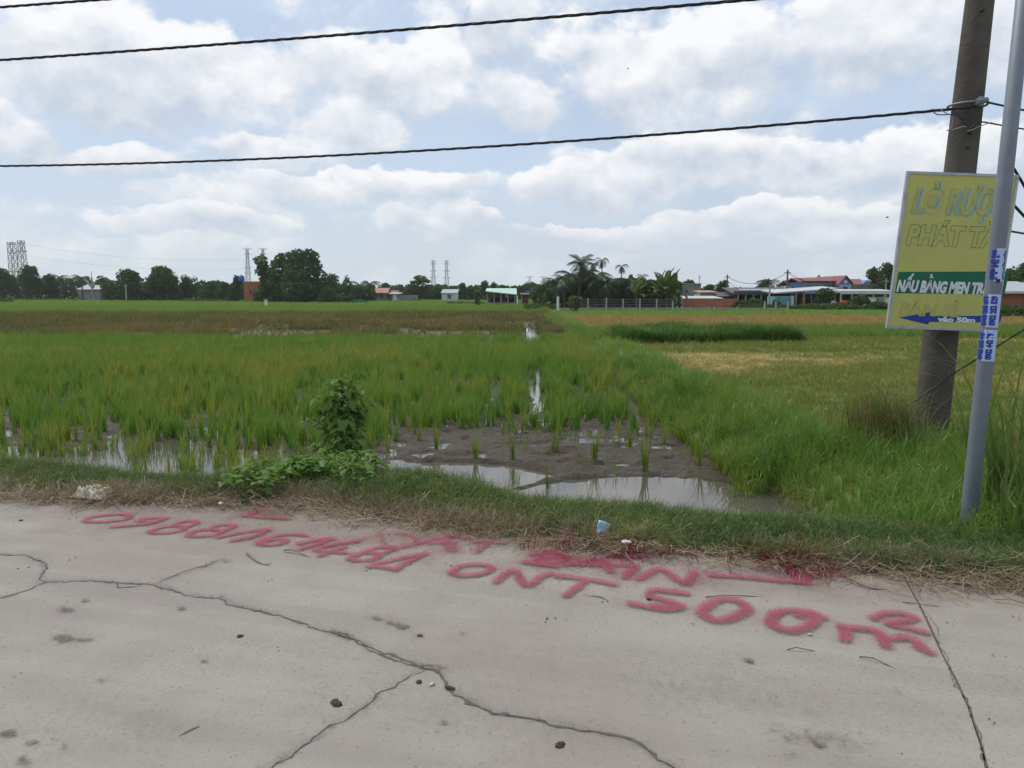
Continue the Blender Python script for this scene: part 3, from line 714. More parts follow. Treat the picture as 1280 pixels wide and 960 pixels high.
sticker(368, 409, [('0902 252 529', .050, -.12, M['blue']), ('0905 205 679', .050, .88, M['blue'])], -.05)
sticker(412, 451, [('0902 442 791', .050, -.12, M['blue']), ('0902 202 447', .050, .88, M['blue'])], -.1)

# signboard
SY = 8.42
sTL, sBL, sTR = D(1133, 214, SY), D(1107, 410, SY), D(1273, 219, SY)
sx_, sz_ = (sTR-sTL).normalized(), (sTL-sBL).normalized()
SW, SH = (sTR-sTL).length, (sTL-sBL).length
sign = empty('signboard', sBL); tag(sign, 'faded yellow signboard with blue arrow and green band, fixed to the concrete pole', 'signboard')
sn = sx_.cross(sz_)                                                  # towards the viewer's side
def SL(a, b, c=0.0): return sx_*a + sz_*b - Vector((0, 1, 0))*c
def sbox(name, a0, a1, b0, b1, c0, c1, m, parent=sign):
    mb = MB(); mb.prism([SL(a0, b0, c0), SL(a1, b0, c0), SL(a1, b1, c0), SL(a0, b1, c0)], (0, -(c1-c0), 0)); return mb.build(name, m, parent)
panel = sbox('panel', .012, SW-.012, .012, SH-.012, 0, .012, M['yellow'])
fw_ = .028
sbox('frame_bar', 0, SW, 0, fw_, -.012, .02, M['sign_frame']); sbox('frame_bar', 0, SW, SH-fw_, SH, -.012, .02, M['sign_frame'])
sbox('frame_bar', 0, fw_, fw_+.001, SH-fw_-.001, -.012, .021, M['sign_frame']); sbox('frame_bar', SW-fw_, SW, fw_+.001, SH-fw_-.001, -.012, .021, M['sign_frame'])
for h_ in (.35, 1.3): sbox('bracket', .12, SW-.15, h_, h_+.045, -.06, -.014, M['sign_frame'])
def SP(px, py):
    w = D(px, py, SY) - sBL; return w.dot(sx_), w.dot(sz_)
sdown = .035                                                         # lettering runs slightly downhill with the board
def stext(txt, px, py, size_, wpx, m, c=.0135, **kw):
    a, b = SP(px, py); wm = wpx*SY/F_PX
    return place_text(txt, size_, SL(a, b, c), sx_, sz_, m, panel, width=wm, **kw)
a0, b0 = SP(1122, 371); a1, b1 = SP(1119, 341)
gb_ = [SP(1119.5, 340), SP(1257, 345), SP(1252, 374), SP(1116, 366.5)]
sdn = MB(); sdn.prism([SL(p[0], p[1], .0125) for p in gb_], (0, -.001, 0)); sdn.build('green_band', M['green'], panel)
stext('NẤU BẰNG MEN TRA', 1117.5, 363.8, .165, 115, M['white'], c=.0145, shear=.18, offset=.009)
stext('LÒ RƯỢU', 1134, 266, .36, 119, M['sky_blue'], c=.0135, shear=.22, offset=.016)
stext('LÒ RƯỢU', 1131.6, 264.6, .36, 119, M['yellow_face'], c=.0155, shear=.22, offset=.014)
stext('PHÁT TÀI', 1127, 305, .285, 119, M['dk_outline'], c=.0140, shear=.12, outline=.0017, offset=.014)
stext('BÁN SỈ', 1122, 394, .20, 75, M['yellow_faint'], c=.0132, shear=.1, offset=.006)
ar = [SP(1122, 397.5), SP(1161, 392), SP(1160.5, 397), SP(1250, 400.5), SP(1248, 409), SP(1160, 404.5), SP(1159, 408)]
sdn = MB(); sdn.prism([SL(p[0], p[1], .0127) for p in reversed(ar)], (0, -.001, 0)); sdn.build('arrow', M['blue'], panel)
stext('vào 50m', 1170, 404.3, .075, 47, M['white'], c=.0146, offset=.004)

# cables
def twisted(name, pts, r, label, group=None, twist=5.0, strands=3):
    """a bundle of insulated strands twisted round each other"""
    P = [Vector(p) for p in pts]; mb = MB()
    seg = [(b-a).length for a, b in zip(P[:-1], P[1:])]; T_ = sum(seg); n = int(T_/.06)
    def at(t):
        s_ = t*T_
        for a, b, l in zip(P[:-1], P[1:], seg):
            if s_ <= l or b is P[-1]: return a.lerp(b, s_/l)
            s_ -= l
    dirv = (P[-1]-P[0]).normalized(); a = dirv.cross(Vector((0, 0, 1))).normalized(); c = a.cross(dirv)
    for k in range(strands):
        path = []
        for i in range(n+1):
            th = twist*T_*i/n*2*math.pi/3 + 2*math.pi*k/strands
            path.append(at(i/n) + (a*math.cos(th)+c*math.sin(th))*r*1.05)
        mb.tube(path, r, 5)
    o = mb.build(name, M['cable'], None, smooth=True); tag(o, label, 'cable', group); return o
def sagline(a, b, sag, n=40):
    return [a.lerp(b, i/n) + Vector((0, 0, -4*sag*(i/n)*(1-i/n))) for i in range(n+1)]
def along(px, py, s_): return None
cdir = -U_
def cable_pts(z_at, s_max):                                          # heights given at distances along the road from the pole
    zs = sorted(z_at); S = np.array([q[0] for q in zs]); Zs = np.array([q[1] for q in zs])
    co_ = np.polyfit(S, Zs, 2) if len(S) > 2 else np.polyfit(S, Zs, 1)
    return [Vector((att.x, att.y, 0)) + Vector((-.06, -.22, 0)) + cdir*s + Vector((0, 0, float(np.polyval(co_, s)))) for s in np.linspace(0, s_max, 50)]
def s_of(px, py):                                                    # where a picture point meets the cable's vertical plane
    x, y, dz = ray(px, py); ox, oy = att.x-.06, att.y-.22
    k = x/y; s = (ox - k*oy)/(-cdir.x + k*cdir.y)
    yy = oy + cdir.y*s; return s, CAM_H + dz*yy/y
low = [s_of(*q) for q in ((0, 208), (200, 203), (480, 189), (760, 175), (1000, 155), (1195, 134))]
twisted('twisted_cable', cable_pts(low, 26), .0085, 'lower twisted black cable clamped to the concrete pole', 'overhead cables')
up = [s_of(*q) for q in ((0, 75), (400, 46), (640, 25), (945, -1))]
twisted('twisted_cable', cable_pts(up, 26), .0100, 'upper twisted black cable crossing the whole left sky', 'overhead cables')
up2 = [s_of(*q) for q in ((0, 9), (119, 0))]
twisted('twisted_cable', cable_pts(up2, 26), .0100, 'short stretch of black cable in the top left corner of the sky', 'overhead cables')
def cable(pts, r, label, m='cable', group=None, n=5, name='cable'):
    mb = MB(); mb.tube(pts, r, n); o = mb.build(name, M[m], None, smooth=True); return tag(o, label, name.replace('_', ' '), group)
cz = clampP
cable(sagline(cz, D(1400, 158, 9.6), .02), .012, 'thin black cable running right from the pole clamp behind the steel pole')
q0 = D(1222, 152, 8.50)
cable([D(1210, 163, 8.47), D(1216, 158, 8.46), q0] + sagline(D(1232, 153, 8.5), D(1400, 176, 9.3), .02), .009, 'second thin cable just under the clamp leading right')
cable([D(x, y, 8.45) for x, y in ((1165, 136), (1168, 141), (1172, 143.5), (1180, 143.5), (1188, 143), (1197, 145), (1205, 150))], .006, 'short black wire tail drooping left of the pole clamp')
cable([D(x, y, 8.43) for x, y in ((1176, 137), (1180, 140), (1188, 144), (1191, 149), (1190, 158), (1187, 162), (1183, 163), (1190, 162.5), (1198, 160), (1204, 158), (1208, 159))], .005, 'pale bare wire curled in front of the concrete pole', 'wire_pale')
cable([D(x, y, 8.42) for x, y in ((1209, 163.5), (1216, 162), (1224, 158), (1233, 155), (1240, 153))], .005, 'pale bare wire end right of the curled one', 'wire_pale')
cable([D(1264, 205, 8.6), D(1278, 228, 8.7), D(1330, 318, 9.2)], .016, 'dark slack cable behind the steel pole, highest of three at the right edge', group='dark cables at the right edge')
cable([D(1256, 244, 8.6), D(1280, 270, 8.8), D(1340, 330, 9.2)], .016, 'dark slack cable behind the steel pole, middle of three at the right edge', group='dark cables at the right edge')
cable([D(1250, 287, 8.6), D(1280, 292, 8.8), D(1340, 303, 9.2)], .012, 'dark slack cable behind the steel pole, lowest of three at the right edge', group='dark cables at the right edge')
cable([D(1050, 565, 8.3), D(1128, 512, 8.3), D(1187, 470, 8.2), D(1280, 412, 8.0), D(1420, 322, 7.6)], .0085, 'taut black wire passing in front of the concrete pole down into the grass', name='guy_wire')

# ------------------------------------------------------------------ far structures
def far_root(name, px, d_, z=None, label=None, cat=None, group=None):
    p = D(px, 367, d_); z = float(H(p.x, p.y)) if z is None else z
    r = empty(name, (p.x, p.y, z)); tag(r, label, cat, group); return r
def pxm(d_): return d_/F_PX
def hz_(py, d_, r): return D(640, py, d_).z - r.location.z
def xl(px, d_, r): return D(px, 367, d_).x - r.location.x
LOWZ = -.45

def pylon(px, pytop, d_, w0, w1, arms, label, group, bar=.34, sections=8):
    r = far_root('lattice_pylon', px, d_, LOWZ, label, 'pylon', group); h = hz_(pytop, d_, r)
    mb = MB(); lv = [h*(1-(1-i/sections)**1.0) for i in range(sections+1)]
    wd = lambda z: w0 + (w1-w0)*min(1, z/h*1.15)
    cs = ((-1, -1), (1, -1), (1, 1), (-1, 1))
    for a, b in cs: mb.tube([(a*wd(z)/2, b*wd(z)/2, z) for z in lv], bar*.5, 4)
    for i in range(sections):
        for k in range(4):
            (a, b), (c, d2) = cs[k], cs[(k+1) % 4]; w_a, w_b = wd(lv[i])/2, wd(lv[i+1])/2
            mb.tube([(a*w_a, b*w_a, lv[i]), (c*w_b, d2*w_b, lv[i+1])], bar*.3, 4, cap=False)
            mb.tube([(c*w_a, d2*w_a, lv[i]), (a*w_b, b*w_b, lv[i+1])], bar*.3, 4, cap=False)
            mb.tube([(a*w_b, b*w_b, lv[i+1]), (c*w_b, d2*w_b, lv[i+1])], bar*.3, 4, cap=False)
    mb.build('lattice', M['lattice'], r)
    for frac, half, th in arms:
        z = h*frac; am = MB()
        for sg in (-1, 1):
            am.tube([(0, -.4, z), (sg*half, 0, z+.15)], bar*.45, 4); am.tube([(0, .4, z+1.4*th), (sg*half, 0, z+.15)], bar*.35, 4)
            am.tube([(sg*half*.55, 0, z+.1), (sg*half*.55, 0, z+.8*th)], bar*.3, 4)
        am.build('crossarm', M['lattice'], r)
    return r
pylon(19, 303, 600, 4.6, 4.2, [(.96, 2.8, 1.2), (.80, 3.0, 1), (.45, 2.8, 1)], 'left one of the twin boxy lattice towers above the left trees', 'twin lattice towers at the left', .55, 7)
pylon(31, 301, 605, 7.0, 3.4, [(.94, 2.6, 1.2), (.80, 4.4, 1), (.42, 4.4, 1)], 'right one of the twin lattice towers above the left trees, tapering upward', 'twin lattice towers at the left', .55, 7)
pylon(311, 311, 700, 4.6, 1.8, [(.99, 4.4, 1.0), (.88, 3.4, 1), (.60, 3.4, 1), (.48, 3.4, 1)], 'slender lattice pylon rising behind the brick building', 'slender pylons with crossarms')
pylon(330.5, 311, 705, 4.6, 1.8, [(.99, 4.4, 1.0), (.88, 3.4, 1), (.60, 3.4, 1)], 'slender lattice pylon whose top shows above the big tree cluster', 'slender pylons with crossarms')
pylon(542, 326, 900, 5.6, 2.0, [(.99, 3.2, 1.0), (.90, 4.6, 1), (.70, 4.6, 1), (.50, 4.6, 1)], 'left pylon of the far pair beyond the middle of the fields', 'slender pylons with crossarms', .42)
pylon(558.5, 326, 905, 5.6, 2.0, [(.99, 3.2, 1.0), (.90, 4.6, 1), (.70, 4.6, 1), (.50, 4.6, 1)], 'right pylon of the far pair beyond the middle of the fields', 'slender pylons with crossarms', .42)
pylon(662, 346, 1150, 6, 2.6, [(.97, 6, 1.2), (.72, 6, 1.2)], 'faint distant pylon right of the green roofed pavilion, left of its two', 'faint distant pylons', .42)
pylon(679, 346, 1160, 6, 2.6, [(.97, 6, 1.2), (.72, 6, 1.2)], 'faint distant pylon close behind the left edge of the palm grove', 'faint distant pylons', .42)
for k, (pa, pb_) in enumerate((((35, 306, 605), (311, 324, 700)), ((36, 320, 605), (311, 336, 700)))):
    cable(sagline(D(*pa), D(*pb_), 5, 24), .05, ('upper' if k == 0 else 'lower') + ' faint power line from the twin towers to the slender pylon', 'lattice', name='power_line', n=4)

def house(name, px0, px1, d_, label, cat, group=None, depth=6.0, rz=0.0):
    r = far_root(name, (px0+px1)/2, d_, None, label, cat, group); r.rotation_euler.z = rz
    return r, (px1-px0)*pxm(d_)
def wbox(r, name, x0, x1, y0, y1, z0, z1, m, parent=None):
    return MB().box(((x0+x1)/2, (y0+y1)/2, (z0+z1)/2), (x1-x0, y1-y0, z1-z0)).build(name, M[m], parent or r)
def window(parent, x, y, z, w, h, door=False):
    f = wbox(parent, 'door' if door else 'window', x-w/2, x+w/2, y-.06, y+.02, z, z+h, 'cap' if not door else 'wood')
    g_ = MB().box((x, y-.065, z+h/2), (w*.8, .02, h*.82)).build('panel' if door else 'pane', M['dark_in' if door else 'glass'], f); return f
def slab_roof(r, x0, x1, y0, y1, z0, z1, m, th=.12, name='roof'):
    """a sheet falling from z1 at the back to z0 at the front"""
    return MB().prism([(x0, y0, z0), (x1, y0, z0), (x1, y1, z1), (x0, y1, z1)], (0, 0, th)).build(name, M[m], r)
def gable_roof(r, x0, x1, y0, y1, ze, zr, m, axis='x', th=.14, over=.35, name='roof'):
    mb = MB()
    if axis == 'x':
        ym = (y0+y1)/2
        mb.prism([(x0-over, y0-over, ze-.15), (x1+over, y0-over, ze-.15), (x1+over, ym, zr), (x0-over, ym, zr)], (0, 0, th))
        mb.prism([(x0-over, y1+over, ze-.15), (x0-over, ym+.002, zr), (x1+over, ym+.002, zr), (x1+over, y1+over, ze-.15)], (0, 0, th))
    else:
        xm = (x0+x1)/2
        mb.prism([(x0-over, y0-over, ze-.15), (xm, y0-over, zr), (xm, y1+over, zr), (x0-over, y1+over, ze-.15)], (0, 0, th))
        mb.prism([(x1+over, y0-over, ze-.15), (x1+over, y1+over, ze-.15), (xm+.002, y1+over, zr), (xm+.002, y0-over, zr)], (0, 0, th))
    return mb.build(name, M[m], r)

# brick building at the left with a blue water tank
dB = 165; r, w = house('brick_building', 305, 332, dB, 'bare red brick building with flat top left of the big trees', 'building')
hb = hz_(352.5, dB, r); hb2 = hz_(359, dB, r)
wbox(r, 'wall', -w/2, w/2-.6, 0, 6, -.2, hb, 'red_brick'); wbox(r, 'annex_wall', w/2-.598, w/2+1.2, .6, 5, -.2, hb2, 'grey_wall')
slab_roof(r, w/2-.7, w/2+1.4, .4, 5.2, hb2, hb2+.25, 'roof_grey'); wbox(r, 'wall_coping', -w/2-.05, w/2-.55, -.05, 6.05, hb+.002, hb+.12, 'block')
for x in (-.9, -.2, .45): wbox(r, 'vent', x-.12, x+.12, -.03, .1, hb*.42, hb*.6, 'dark_in')
tk = far_root('water_tank', 302.5, dB+2, None, 'blue water tank on the top left corner of the brick building', 'water tank'); tk.location.z += hb+.12
mb = MB(); mb.tube([(0, 0, 0), (0, 0, .12), (0, 0, 1.0), (0, 0, 1.2), (0, 0, 1.28)], [.6, .66, .66, .5, .2], 14); mb.build('tank', M['tank'], tk, smooth=True)
mb = MB(); mb.tube([(0, 0, 1.28), (0, 0, 1.42)], .2, 10); mb.build('lid', M['tank'], tk)
pm = far_root('marker_post', 332, 110, None, 'small white marker post in the green field below the brick building', 'marker post')
mb = MB(); mb.box((0, 0, .55), (.36, .36, 1.1), taper=.9); mb.build('post', M['white'], pm); mb = MB(); mb.box((0, 0, 1.16), (.5, .5, .12)); mb.build('cap', M['cap'], pm)
# grey shed roof in the left trees
r, w = house('shed', 97, 131, 205, 'low grey roofed shed half hidden among the left trees', 'shed')
zr = hz_(356, 205, r); wbox(r, 'wall', -w/2, w/2, .4, 5, -.2, zr-1.3, 'grey_wall'); slab_roof(r, -w/2-.3, w/2+.3, 0, 5.4, zr-1.3, zr, 'roof_grey'); window(r, 0, .4, .8, 1.0, 1.0)
# orange roofed house in the middle distance
r, w = house('house', 464, 494, 185, 'small house with orange tiled roof left of the middle trees', 'house')
ze = hz_(366, 185, r); zt = hz_(360.5, 185, r)
wbox(r, 'wall', -w/2, w/2, 0, 6, -.2, ze, 'grey_wall'); gable_roof(r, -w/2, w/2*.3, 0, 6, ze, zt, 'roof_orange'); gable_roof(r, w/2*.3+.8, w/2+.2, -.3, 6.2, ze-.2, zt-.6, 'roof_red', name='side_roof')
for x in (-1.8, -.3, 1.2): window(r, x, 0, .8, .8, 1.1)
window(r, 2.2, 0, 0, .9, 1.9, door=True)
r, w = house('shed', 489, 520, 180, 'grey sheet walled shed right of the orange roofed house', 'shed')
zs_ = hz_(369, 180, r); wbox(r, 'wall', -w/2, w/2, 0, 4, -.2, zs_, 'grey_wall'); slab_roof(r, -w/2-.4, -w/2+2.2, -.8, 4, zs_+.25, zs_+.5, 'roof_white'); wbox(r, 'door', -w/2+.4, -w/2+1.3, -.04, .1, 0, 1.8, 'white')
t_ = MB(); pts_ = [D(x, 384, 150) for x in (442, 446, 450, 455)]
mesh_v = []; 
for i, x in enumerate(np.linspace(441, 456, 9)):
    p = D(x, 367, 150+.25*(i % 2)); zt_ = D(x, [374.5, 373.5, 375, 374, 374.8, 373.6, 374.6, 375.2, 376][i], 150).z
    mesh_v += [(p.x, p.y, -.45), (p.x, p.y+.06, zt_)]
o = MB(); o.v = mesh_v; o.f = [(2*i, 2*i+2, 2*i+3, 2*i+1) for i in range(8)]
me_ = o.mesh('tarpaulin'); to = link('tarpaulin', me_, M['tarp']); md = to.modifiers.new('thick', 'SOLIDIFY'); md.thickness = .04
tag(to, 'bright teal tarpaulin screen at the field edge in front of low bushes', 'tarpaulin')
# pavilion
dP = 122; r, w = house('pavilion', 608, 653, dP, 'open pavilion with pale green sheet roof in the middle distance', 'pavilion')
zt, ze = hz_(361, dP, r), hz_(367.5, dP, r)
wbox(r, 'plinth', -w/2, w/2-.3, -.2, 5, -.2, .5, 'grey_wall')
mb = MB()
mb.prism([(-w/2-.1, -.6, ze+.35), (w/2-.9, -.6, ze-.15), (w/2-.9, 5.4, zt), (-w/2-.1, 5.4, zt)], (0, 0, .12)); mb.build('roof', M['roof_mint'], r)
for x in np.linspace(-w/2+.15, w/2-1.2, 5): wbox(r, 'post', x-.07, x+.07, -.1, .05, .5, ze+.1, 'post'); 
wbox(r, 'back_wall', -w/2, w/2-1, 4.6, 4.75, .5, zt-.1, 'wood')
wbox(r, 'bench', -w/2+.6, -w/2+2.0, 1.5, 2.2, .5, 1.35, 'dark_in'); wbox(r, 'counter', 0.2, 2.0, 1.8, 2.4, .5, 1.25, 'dark_in'); wbox(r, 'notice_panel', .1, .6, 4.5, 4.58, 1.4, 2.3, 'white')
for i in range(14): x = -w/2+.2+i*(w-1.2)/14; wbox(r, 'rail_bar', x, x+.16, -.26, -.21, .12, .62, 'cap')
wp = far_root('post', 646.5, dP-.4, None, 'slim white post at the right end of the pavilion', 'post'); MB().box((0, 0, .9), (.24, .24, 1.5)).build('shaft', M['white'], wp); MB().box((0, 0, 1.7), (.32, .32, .1)).build('cap', M['cap'], wp)
r, w = house('shelter', 652, 664, dP+1, 'small dark red shelter beside the pavilion', 'shelter')
wbox(r, 'back_wall', -w/2, w/2-.4, 1.4, 1.5, -.1, 1.9, 'roof_red'); slab_roof(r, -w/2-.2, w/2+.3, -.2, 1.7, 1.75, 2.0, 'roof_dark')
for x in (-w/2, w/2): wbox(r, 'post', x-.06, x+.06, -.1, .02, -.1, 1.75, 'post')
# grey box building and its neighbours on the right
dR = 118
r, w = house('grey_building', 848, 876, dR+4, 'grey rendered box building behind the banana plants', 'building'); zt = hz_(355, dR+4, r)
wbox(r, 'wall', -w/2, w/2, 0, 7, -.2, zt, 'grey_wall'); slab_roof(r, -w/2-.1, w/2+.1, -.15, 7.1, zt+.02, zt+.04, 'roof_grey', .08)
for x in (-.5, .9): window(r, x, 0, zt*.55, .5, .7)
mb = MB(); mb.tube([(w/2-.1, 1, zt-2), (w/2-.05, 1, zt+1.3)], .05, 5); mb.tube([(w/2-.35, 1, zt+1.2), (w/2+.25, 1, zt+1.25)], .03, 4); mb.tube([(w/2-.3, 1, zt+.9), (w/2+.2, 1, zt+.95)], .03, 4); mb.build('antenna', M['lattice'], r)
r, w = house('long_shed', 847, 905, dR-10, 'long low shed with whitish roof behind the red brick wall', 'shed'); zt = hz_(372.5, dR-10, r)
wbox(r, 'wall', -w/2+.3, w/2-.4, .6, 5, -.2, zt-.25, 'green_wall'); slab_roof(r, -w/2, w/2, 0, 5.4, zt-.15, zt+.15, 'roof_white')
r, w = house('hut', 875, 897, dR-3, 'hut with tan roof edge next to the grey building', 'hut'); zt = hz_(365.5, dR-3, r)
wbox(r, 'wall', -w/2+.1, w/2-.5, .4, 4, -.2, zt-.2, 'green_wall'); slab_roof(r, -w/2, w/2, 0, 4.4, zt-.12, zt+.1, 'tan_roof', .2)
r, w = house('dark_shed', 897, 920, dR-4, 'open dark roofed shed right of the tan roofed hut', 'shed'); zt = hz_(366, dR-4, r)
wbox(r, 'back_wall', -w/2, w/2, 4, 4.2, -.2, zt-.2, 'dark_in'); slab_roof(r, -w/2-.2, w/2+.2, 0, 4.4, zt-.6, zt, 'roof_dark')
for x in (-w/2+.1, 0, w/2-.1): wbox(r, 'post', x-.08, x+.08, .1, .25, -.2, zt-.55, 'wood')
# low red brick wall
r, w = house('brick_wall', 855, 923.5, 88, 'low orange-red brick wall standing behind the fence', 'wall'); zt = hz_(374, 88, r)
wbox(r, 'wall', -w/2, w/2, 0, .2, -.2, zt, 'red_brick'); wbox(r, 'coping', -w/2-.02, w/2+.02, -.03, .23, zt+.002, zt+.07, 'red_brick')
# fence
dF = 84; r = far_root('garden_fence', 820, dF, None, 'long wire fence on a low wall with concrete posts across the field end', 'fence')
x0, x1 = xl(699, dF, r), xl(985, dF, r); zb = hz_(384.8, dF, r)
wbox(r, 'base_wall', x0, x1, 0, .18, -.3, zb-.16, 'brick_low'); wbox(r, 'base_cap', x0-.02, x1+.02, -.03, .21, zb-.158, zb, 'cap')
for px_, pt_ in ((735, 373), (758, 372), (779, 373.5), (800, 373), (821, 374), (841, 376), (863, 385.5), (886, 383.5), (893, 384), (922, 384), (956, 376), (970, 377), (985, 376)):
    x = xl(px_, dF, r); zt = max(hz_(pt_, dF, r), zb+.1); MB().box((x, -.12, zt/2-.1), (.15, .13, zt+.2), taper=.85).build('post', M['post'], r)
for k in range(4):
    z = zb + .12 + k*.26; mb = MB(); mb.tube([(x0+1.5+(xl(841, dF, r)-x0-1.5)*i/12, -.2, z-.03*(i % 2)) for i in range(13)], .012, 4); mb.build('wire', M['lattice'], r)
pw = far_root('post', 697.5, 80, None, 'whitewashed post at the left end of the fence under a palm', 'post'); zt = hz_(371, 80, pw)
MB().box((0, 0, zt/2-.1), (.26, .24, zt+.2), taper=.85).build('shaft', M['white'], pw); MB().box((0, 0, zt+.04), (.2, .2, .07)).build('cap', M['cap'], pw)
# long open sheds, container, houses
r, w = house('long_shed', 921, 1003, 112, 'long open shed with dark sheet roof behind the fence', 'shed'); zt = hz_(360.5, 112, r); ze = hz_(364, 112, r)
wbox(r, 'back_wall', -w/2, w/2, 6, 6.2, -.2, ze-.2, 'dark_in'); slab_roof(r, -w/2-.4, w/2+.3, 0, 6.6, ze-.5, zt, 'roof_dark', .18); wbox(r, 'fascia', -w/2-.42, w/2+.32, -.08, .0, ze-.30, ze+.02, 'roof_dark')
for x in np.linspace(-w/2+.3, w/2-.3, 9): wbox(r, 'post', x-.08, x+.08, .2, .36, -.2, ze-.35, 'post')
slab_roof(r, -w/2+.4, w/2-3, -.3, .5, ze+.1, ze+.25, 'roof_grey', .08, 'lower_roof')
r, w = house('open_barn', 968, 1046, 102, 'open barn with curving white roof and timber posts', 'barn'); za = hz_(367, 102, r); zb_ = hz_(361.5, 102, r)
mb = MB(); mb.prism([(-w/2, -.4, za), (w/2, -.4, zb_), (w/2, 5.4, zb_+.3), (-w/2, 5.4, za+.3)], (0, 0, .14)); mb.build('roof', M['roof_white'], r)
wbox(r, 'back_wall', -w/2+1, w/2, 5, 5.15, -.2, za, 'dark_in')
for i, x in enumerate((-w/2+2.4, -1.2, -.2, .8, 1.9, 2.9, w/2-.2)): wbox(r, 'post', x-.10, x+.10, .0, .2, -.2, za-.02, 'tan_wood' if i in (1, 2) else 'wood')
for x in (-1.9, .3, 1.5): wbox(r, 'stacked_board', x-.2, x+.2, 1.2, 2.2, -.2, 1.0+.4*math.sin(x*3), 'wood')
r, w = house('container', 969, 992, 99, 'teal sheet container under the left end of the barn roof', 'container'); zt = hz_(370.5, 99, r)
wbox(r, 'box', -w/2, w/2, 0, 3, .05, zt, 'teal'); 
for i in range(10): x = -w/2+.1+i*(w-.2)/9.5; wbox(r, 'rib', x, x+.09, -.06, .0, .15, zt-.1, 'teal')
wbox(r, 'corner_post', w/2-.3, w/2+.05, -.08, .2, .0, zt+.05, 'pale_blue_wall')
r, w = house('blue_house', 1004, 1050, 128, 'low house with pale blue wall and red roof', 'house'); zt = hz_(351, 128, r); ze = hz_(360, 128, r)
wbox(r, 'wall', -w/2, w/2, 0, 7, -.2, hz_(352.5, 128, r), 'blue_wall'); gable_roof(r, -w/2-.4, w/2, .2, 7, hz_(352, 128, r), hz_(347.8, 128, r), 'roof_red'); wbox(r, 'ledge', -w/2, w/2-.02, -.3, .0, hz_(358.5, 128, r), hz_(357.6, 128, r), 'pale_blue_wall'); wbox(r, 'signband', -w/2+.05, w/2-.2, -.06, .0, hz_(356, 128, r), hz_(353.4, 128, r), 'pale_blue_wall')
r, w = house('gable_house', 1048, 1064.5, 126, 'tall narrow house with blue gable and red roof', 'house'); ze = hz_(353, 126, r); zt = hz_(345.3, 126, r)
wbox(r, 'wall', -w/2, w/2, 0, 9, -.2, ze-.4, 'pale_blue_wall')
MB().prism([(-w/2, 0, ze-.398), (w/2, 0, ze-.398), (0, 0, zt-.1)], (0, 9, 0)).build('gable', M['blue_gable'], r); gable_roof(r, -w/2, w/2, 0, 9, ze-.4, zt, 'roof_red', 'y', over=.3)
mb = MB(); mb.tube([(0, .0, ze+.1), (0, -.06, ze+.1)], .28, 10); mb.build('vent', M['white'], r); window(r, 0, 0, 2.0, .8, 1.0)
roof_ext = MB().prism([(-w/2-5.2, .8, ze+.15), (-w/2-.2, .8, ze+.15), (-w/2+.8, 4.5, zt-.05), (-w/2-4.8, 4.5, zt-.3)], (0, 0, .12)).build('side_roof', M['roof_red'], r)
r, w = house('house', 990, 1006, 134, 'house whose small red roof shows left of the blue house', 'house'); ze = hz_(357, 134, r); zt = hz_(351, 134, r)
wbox(r, 'wall', -w/2, w/2, 0, 7, -.2, ze, 'pale_wall'); gable_roof(r, -w/2, w/2, 0, 7, ze, zt, 'roof_red'); window(r, 0, 0, 1, .8, 1)
r, w = house('house', 1066, 1094, 134, 'house with red roof and blue gable end right of the tall gable house', 'house'); ze = hz_(355, 134, r); zt = hz_(349.3, 134, r)
wbox(r, 'wall', -w/2, w/2, 0, 6, -.2, ze, 'block'); gable_roof(r, -w/2, w/2-1.8, 0, 6, ze, zt, 'roof_red'); MB().prism([(w/2-2.6, -.2, ze-.1), (w/2+.2, -.2, ze-.1), (w/2-1.6, -.2, zt-.1)], (0, 5, 0)).build('gable', M['blue_gable'], r)
window(r, -1, 0, 1, .8, 1)
r, w = house('block_wall', 1064, 1120, 118, 'bare grey block wall behind the pale canopy roof', 'wall'); zt = hz_(356.5, 118, r); wbox(r, 'wall', -w/2, w/2, 0, .25, -.2, zt, 'block'); wbox(r, 'coping', -w/2-.05, w/2+.05, -.05, .3, zt+.002, zt+.1, 'cap')
for x in np.linspace(-w/2+.3, w/2-.3, 4): wbox(r, 'pier', x-.15, x+.15, -.1, -.001, -.2, zt-.02, 'block')
r, w = house('canopy', 1051, 1122, 104, 'pale flat canopy roof above the grassy bank', 'canopy'); zt = hz_(365.5, 104, r); slab_roof(r, -w/2, w/2, 0, 5, zt, zt+.25, 'roof_white', .2); wbox(r, 'fascia', -w/2, w/2, -.06, -.001, zt-.22, zt+.22, 'pale_wall')
for x in np.linspace(-w/2+.2, w/2-.2, 6): wbox(r, 'post', x-.09, x+.09, .2, .4, -.2, zt-.02, 'post')
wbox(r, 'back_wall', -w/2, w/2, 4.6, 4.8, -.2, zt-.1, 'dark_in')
for k, px_ in enumerate((1091, 1101, 1108)):
    tkr = far_root('cement_tank', px_, 97, None, ('white cement cistern under the canopy, left of three', 'pale grey cistern under the canopy, middle of three', 'white cement cistern nearest the signboard')[k], 'cistern', 'cisterns under the canopy'); zt = hz_(372.5, 97, tkr)
    mb = MB(); mb.tube([(0, 0, -.1), (0, 0, zt*.5), (0, 0, zt)], [.44, .46, .44], 14); mb.build('body', M['pale_wall' if k != 1 else 'grey_wall'], tkr); mb = MB(); mb.tube([(0, 0, zt+.002), (0, 0, zt+.1)], .5, 14); mb.build('rim', M['cap'], tkr)
